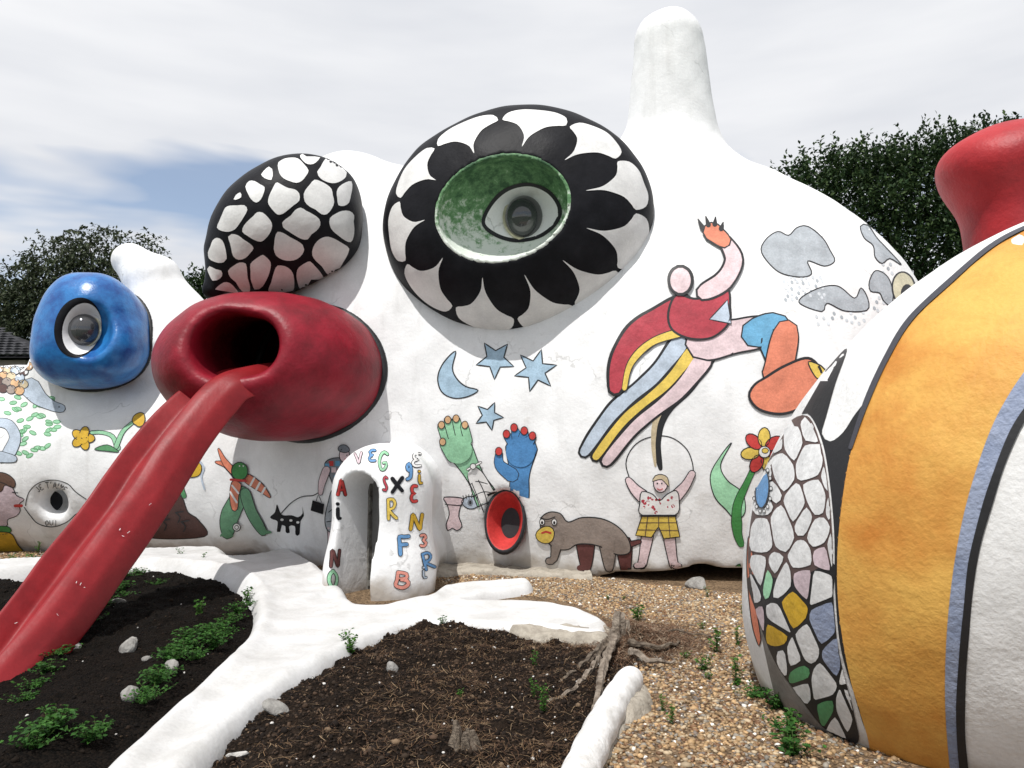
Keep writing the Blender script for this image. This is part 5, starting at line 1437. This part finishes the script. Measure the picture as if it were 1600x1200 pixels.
for u, v, k, s in [(228, 888, 'a', 1.0), (281, 888, 'b', .8), (318, 893, 'b', .75), (50, 890, 'a', 1.1), (60, 868, 'b', .8), (18, 885, 'a', .9), (245, 868, 'a', .6), (375, 850, 'b', .5)]: weed(u, v, k, s, 'green weed growing against the white kerb behind the slide', 'weeds against the far white kerb', .03)
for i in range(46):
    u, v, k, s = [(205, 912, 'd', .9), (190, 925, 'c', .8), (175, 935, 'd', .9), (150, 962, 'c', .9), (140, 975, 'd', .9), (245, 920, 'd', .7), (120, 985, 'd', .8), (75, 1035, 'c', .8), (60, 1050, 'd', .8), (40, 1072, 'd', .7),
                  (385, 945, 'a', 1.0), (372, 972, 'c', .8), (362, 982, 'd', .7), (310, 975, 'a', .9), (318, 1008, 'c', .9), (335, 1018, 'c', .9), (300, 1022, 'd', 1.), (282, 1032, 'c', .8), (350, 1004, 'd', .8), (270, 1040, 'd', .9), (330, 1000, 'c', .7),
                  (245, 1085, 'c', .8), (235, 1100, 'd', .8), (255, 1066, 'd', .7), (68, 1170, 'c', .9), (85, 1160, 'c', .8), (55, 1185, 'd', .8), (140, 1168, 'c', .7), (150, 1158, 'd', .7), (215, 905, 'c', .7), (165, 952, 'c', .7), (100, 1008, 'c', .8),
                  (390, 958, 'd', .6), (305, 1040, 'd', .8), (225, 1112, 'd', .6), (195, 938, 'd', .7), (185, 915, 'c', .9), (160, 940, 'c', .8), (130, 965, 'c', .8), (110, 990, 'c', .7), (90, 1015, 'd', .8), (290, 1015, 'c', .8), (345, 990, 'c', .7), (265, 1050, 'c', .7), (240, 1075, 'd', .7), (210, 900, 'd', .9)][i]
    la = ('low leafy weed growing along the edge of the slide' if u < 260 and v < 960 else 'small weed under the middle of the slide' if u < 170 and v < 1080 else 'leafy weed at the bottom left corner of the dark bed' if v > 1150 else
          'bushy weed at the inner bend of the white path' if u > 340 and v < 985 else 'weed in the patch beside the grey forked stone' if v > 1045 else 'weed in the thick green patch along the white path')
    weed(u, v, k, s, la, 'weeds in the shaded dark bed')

# ------------------------------------------------------------------ trees and the neighbour's roof
def tree(name, label, d, base_u, crowns, nl, ll, cols, seed, shoots=0, droop=0.0, trunk_r=.18, shoot_top=None):
    """crowns: ellipsoids (u, v, ru, rv, depth); leaves sit on twigs through each crown's outer volume"""
    q = np.random.default_rng(seed); C = []; A = []; LL = []
    b = P(base_u, 700, d); b[2] = -.6
    t = thing(name, label, 'tree', b)
    area = np.array([c[2] * c[3] for c in crowns], float); area /= area.sum()
    for (u, v, ru, rv, dep), w in zip(crowns, area):
        c = P(u, v, d); R_ = np.array([px(ru, d), dep, px(rv, d)])
        m = int(nl * w / 14) + 1
        dr = q.normal(0, 1, (m, 3)); dr[:, 1] = -np.abs(dr[:, 1]) * np.where(q.random(m) < .75, 1, -1); dr /= np.linalg.norm(dr, axis=1)[:, None]
        rr = q.uniform(.35, 1.0, m) ** .55 * (1 + .16 * np.sin(dr[:, 0] * 7 + seed) * np.sin(dr[:, 2] * 9 + 1))
        p0 = c + dr * R_ * rr[:, None]
        tw = dr * .6 + q.normal(0, .35, (m, 3)) + (0, 0, .55 - droop * 1.6); tw /= np.linalg.norm(tw, axis=1)[:, None]
        for k in range(14):
            tt = k / 13.0; p = p0 + tw * (tt * ll * 4.2) - np.array([0, 0, 1.0]) * droop * (tt ** 2) * ll * 5
            C.append(p + q.normal(0, ll * .15, (m, 3))); A.append(tw * .6 + q.normal(0, .6, (m, 3)) - (0, 0, droop)); LL.append(q.uniform(.6, 1.15, m) * ll)
    if shoot_top:
        for (u, v, n_) in shoot_top:
            for _ in range(n_ + 2):
                uu = u + q.normal(0, 12); p = P(uu, v + q.uniform(25, 70), d + q.uniform(-.8, .8)); top = P(uu + q.normal(0, 5), v + q.uniform(-16, 24), d)
                top[1] = p[1]
                m = 26; tt = np.linspace(0, 1, m)[:, None]; C.append(p + (top - p) * tt + q.normal(0, .03, (m, 3))); aa = q.normal(0, .7, (m, 3)) + (0, 0, .9); A.append(aa); LL.append(q.uniform(.6, 1.0, m) * ll)
    C = np.concatenate(C); A = np.concatenate(A); LL = np.concatenate(LL)
    if DRAFT: C, A, LL = C[::3], A[::3], LL[::3]
    V, F = leaves(C, A, LL, LL * .26, .15, seed)
    o = put('crown', V, F, M['tree_leaf'], t, False)
    cc = np.array(cols)[q.integers(0, len(cols), len(C))] * q.uniform(.7, 1.25, (len(C), 1)); set_tone(o, np.repeat(cc, 5, 0))
    c0 = P(crowns[0][0], crowns[0][1], d)
    pa = np.linspace(b, c0, 8); pa[:, 0] += .12 * np.sin(np.linspace(0, 3, 8)); Vt, Ft = tube(pa, np.linspace(trunk_r, trunk_r * .4, 8), 9, .15, seed); put('trunk', Vt, Ft, M['bark'], t)
    for i, (u, v, ru, rv, dep) in enumerate(crowns[:7]):
        s0 = pa[3 + i % 4]; e = P(u, v - rv * .4, d); pl = np.linspace(s0, e, 6); pl[:, 2] += .25 * np.sin(np.linspace(0, 3.14, 6)); Vt, Ft = tube(pl, np.linspace(trunk_r * .4, .02, 6), 7, .15, seed + i); put('limb', Vt, Ft, M['bark'], t)
    return t
EV = [(.026, .048, .018), (.042, .074, .026), (.014, .028, .011), (.070, .105, .040), (.032, .060, .026)]
tree('evergreen_tree', 'dark evergreen tree with upright shoots behind the right end of the playhouse', 17.0, 1420,
     [(1400, 360, 125, 112, 1.6), (1300, 330, 75, 85, 1.2), (1500, 330, 105, 110, 1.6), (1350, 302, 58, 60, 1.1), (1440, 285, 66, 62, 1.2), (1250, 320, 42, 48, .8), (1560, 300, 90, 92, 1.4), (1430, 430, 120, 100, 1.4), (1620, 340, 90, 120, 1.3)], 50000, .125, EV, 5,
     shoot_top=[(1306, 222, 3), (1330, 235, 3), (1270, 255, 3), (1365, 235, 3), (1388, 220, 3), (1422, 212, 3), (1445, 208, 2), (1462, 206, 3), (1235, 285, 3), (1250, 268, 2), (1345, 245, 3), (1405, 235, 3), (1524, 195, 2), (1572, 190, 2), (1490, 215, 4), (1218, 300, 2), (1290, 250, 3), (1600, 200, 4)])
BI = [(.045, .060, .030), (.065, .080, .042), (.025, .036, .018), (.085, .095, .06)]
tree('birch_tree', 'tall loose tree with drooping twigs behind the blue eye', 28.0, 150,
     [(150, 450, 88, 62, 2.0), (180, 405, 50, 40, 1.4), (95, 425, 50, 38, 1.3), (60, 450, 45, 48, 1.2), (225, 410, 30, 35, 1.0), (215, 450, 45, 45, 1.2), (140, 390, 40, 30, 1.0), (168, 375, 22, 18, .7), (232, 384, 14, 12, .6), (75, 395, 24, 18, .7), (110, 500, 100, 60, 1.5), (40, 470, 26, 36, .8)], 21000, .17, BI, 9, droop=.45)
tree('dark_shrub_tree', 'dark round tree at the far left above the tiled roof', 29.0, 10, [(0, 495, 45, 48, 1.3), (35, 500, 32, 40, 1.0), (-30, 480, 40, 50, 1.2), (45, 540, 40, 40, 1.0)], 9000, .15, EV, 12)
tree('small_tree', 'small dark treetop showing between the white horn and the eyelid', 26.0, 312, [(310, 462, 14, 22, .8), (298, 470, 14, 18, .7), (325, 475, 14, 18, .7)], 2600, .16, EV, 15)

hz = thing('neighbour_house', 'low house with a dark tiled roof at the far left', 'house', (P(-60, 600, 24)[0], 24.0, -.6))
M['tile'] = paint('dark_roof_tile', (0.045, 0.045, 0.05), .6, tint=(0.025, .025, .03), scale=6, bump=.3)
M['brick_wall'] = paint('dull_house_wall', (0.30, 0.24, 0.20), .9, bump=.4)
eave_l, eave_r = P(-260, 556, 23.0), P(60, 556, 23.0)
zr = P(0, 512, 25.0)[2]; ze = eave_r[2]
ridge_r = np.array([P(-8, 512, 25.0)[0], 25.2, zr]); ridge_l = np.array([eave_l[0], 25.2, zr])
V = [eave_l, eave_r, ridge_r, ridge_l, (eave_l[0], 27.6, ze), (eave_r[0], 27.6, ze)]
V = [np.array(v, float) - (0, 0, .05) for v in V]
roof = put('roof', V, [(0, 1, 2, 3), (3, 2, 5, 4), (1, 5, 2)], M['tile'], hz, False)
V, F = box(((eave_l[0] + eave_r[0]) / 2 - .2, 25.3, (ze - .6) / 2 - .1), (np.array([1.0, 0, 0]), np.array([0, 1.0, 0]), np.array([0, 0, 1.0])), ((eave_r[0] - eave_l[0]) / 2 - .4, 2.0, (ze + .6) / 2)); put('wall', V, F, M['brick_wall'], hz, False)
tm = None
slope = np.array([0, ridge_r[1] - eave_r[1], zr - ze]); SL = np.linalg.norm(slope); sdir = slope / SL; nrm_ = np.cross((1.0, 0, 0), sdir)
rows_ = 11; tw_ = .27
bmv = [(-.5, 0, .012), (-.2, 0, .05), (.15, 0, .05), (.5, 0, .012), (-.5, 1, 0), (-.2, 1, .02), (.15, 1, .02), (.5, 1, 0), (-.5, 0, -.01), (.5, 0, -.01)]
tv_ = [np.array([a * tw_ * .97, 0, 0]) + sdir * (b_ * SL / rows_ * 1.12) + nrm_ * (c_ + .01 + .03 * (1 - b_)) for a, b_, c_ in bmv]
me = bpy.data.meshes.new('roof_tile'); me.from_pydata([tuple(v) for v in tv_], [], [(0, 1, 5, 4), (1, 2, 6, 5), (2, 3, 7, 6), (8, 9, 3, 2, 1, 0)]); me.materials.append(M['tile'])
for j in range(rows_):
    xr = eave_r[0] + (ridge_r[0] - eave_r[0]) * j / rows_
    for i in range(9):
        x = xr - tw_ * (i + .5) - (j % 2) * tw_ * .5
        o = bpy.data.objects.new('roof_tile', me); COL.objects.link(o); o.parent = hz
        p = np.array([x, eave_r[1], ze]) + sdir * SL * j / rows_; o.location = Vector(p) - Vector(hz.location)
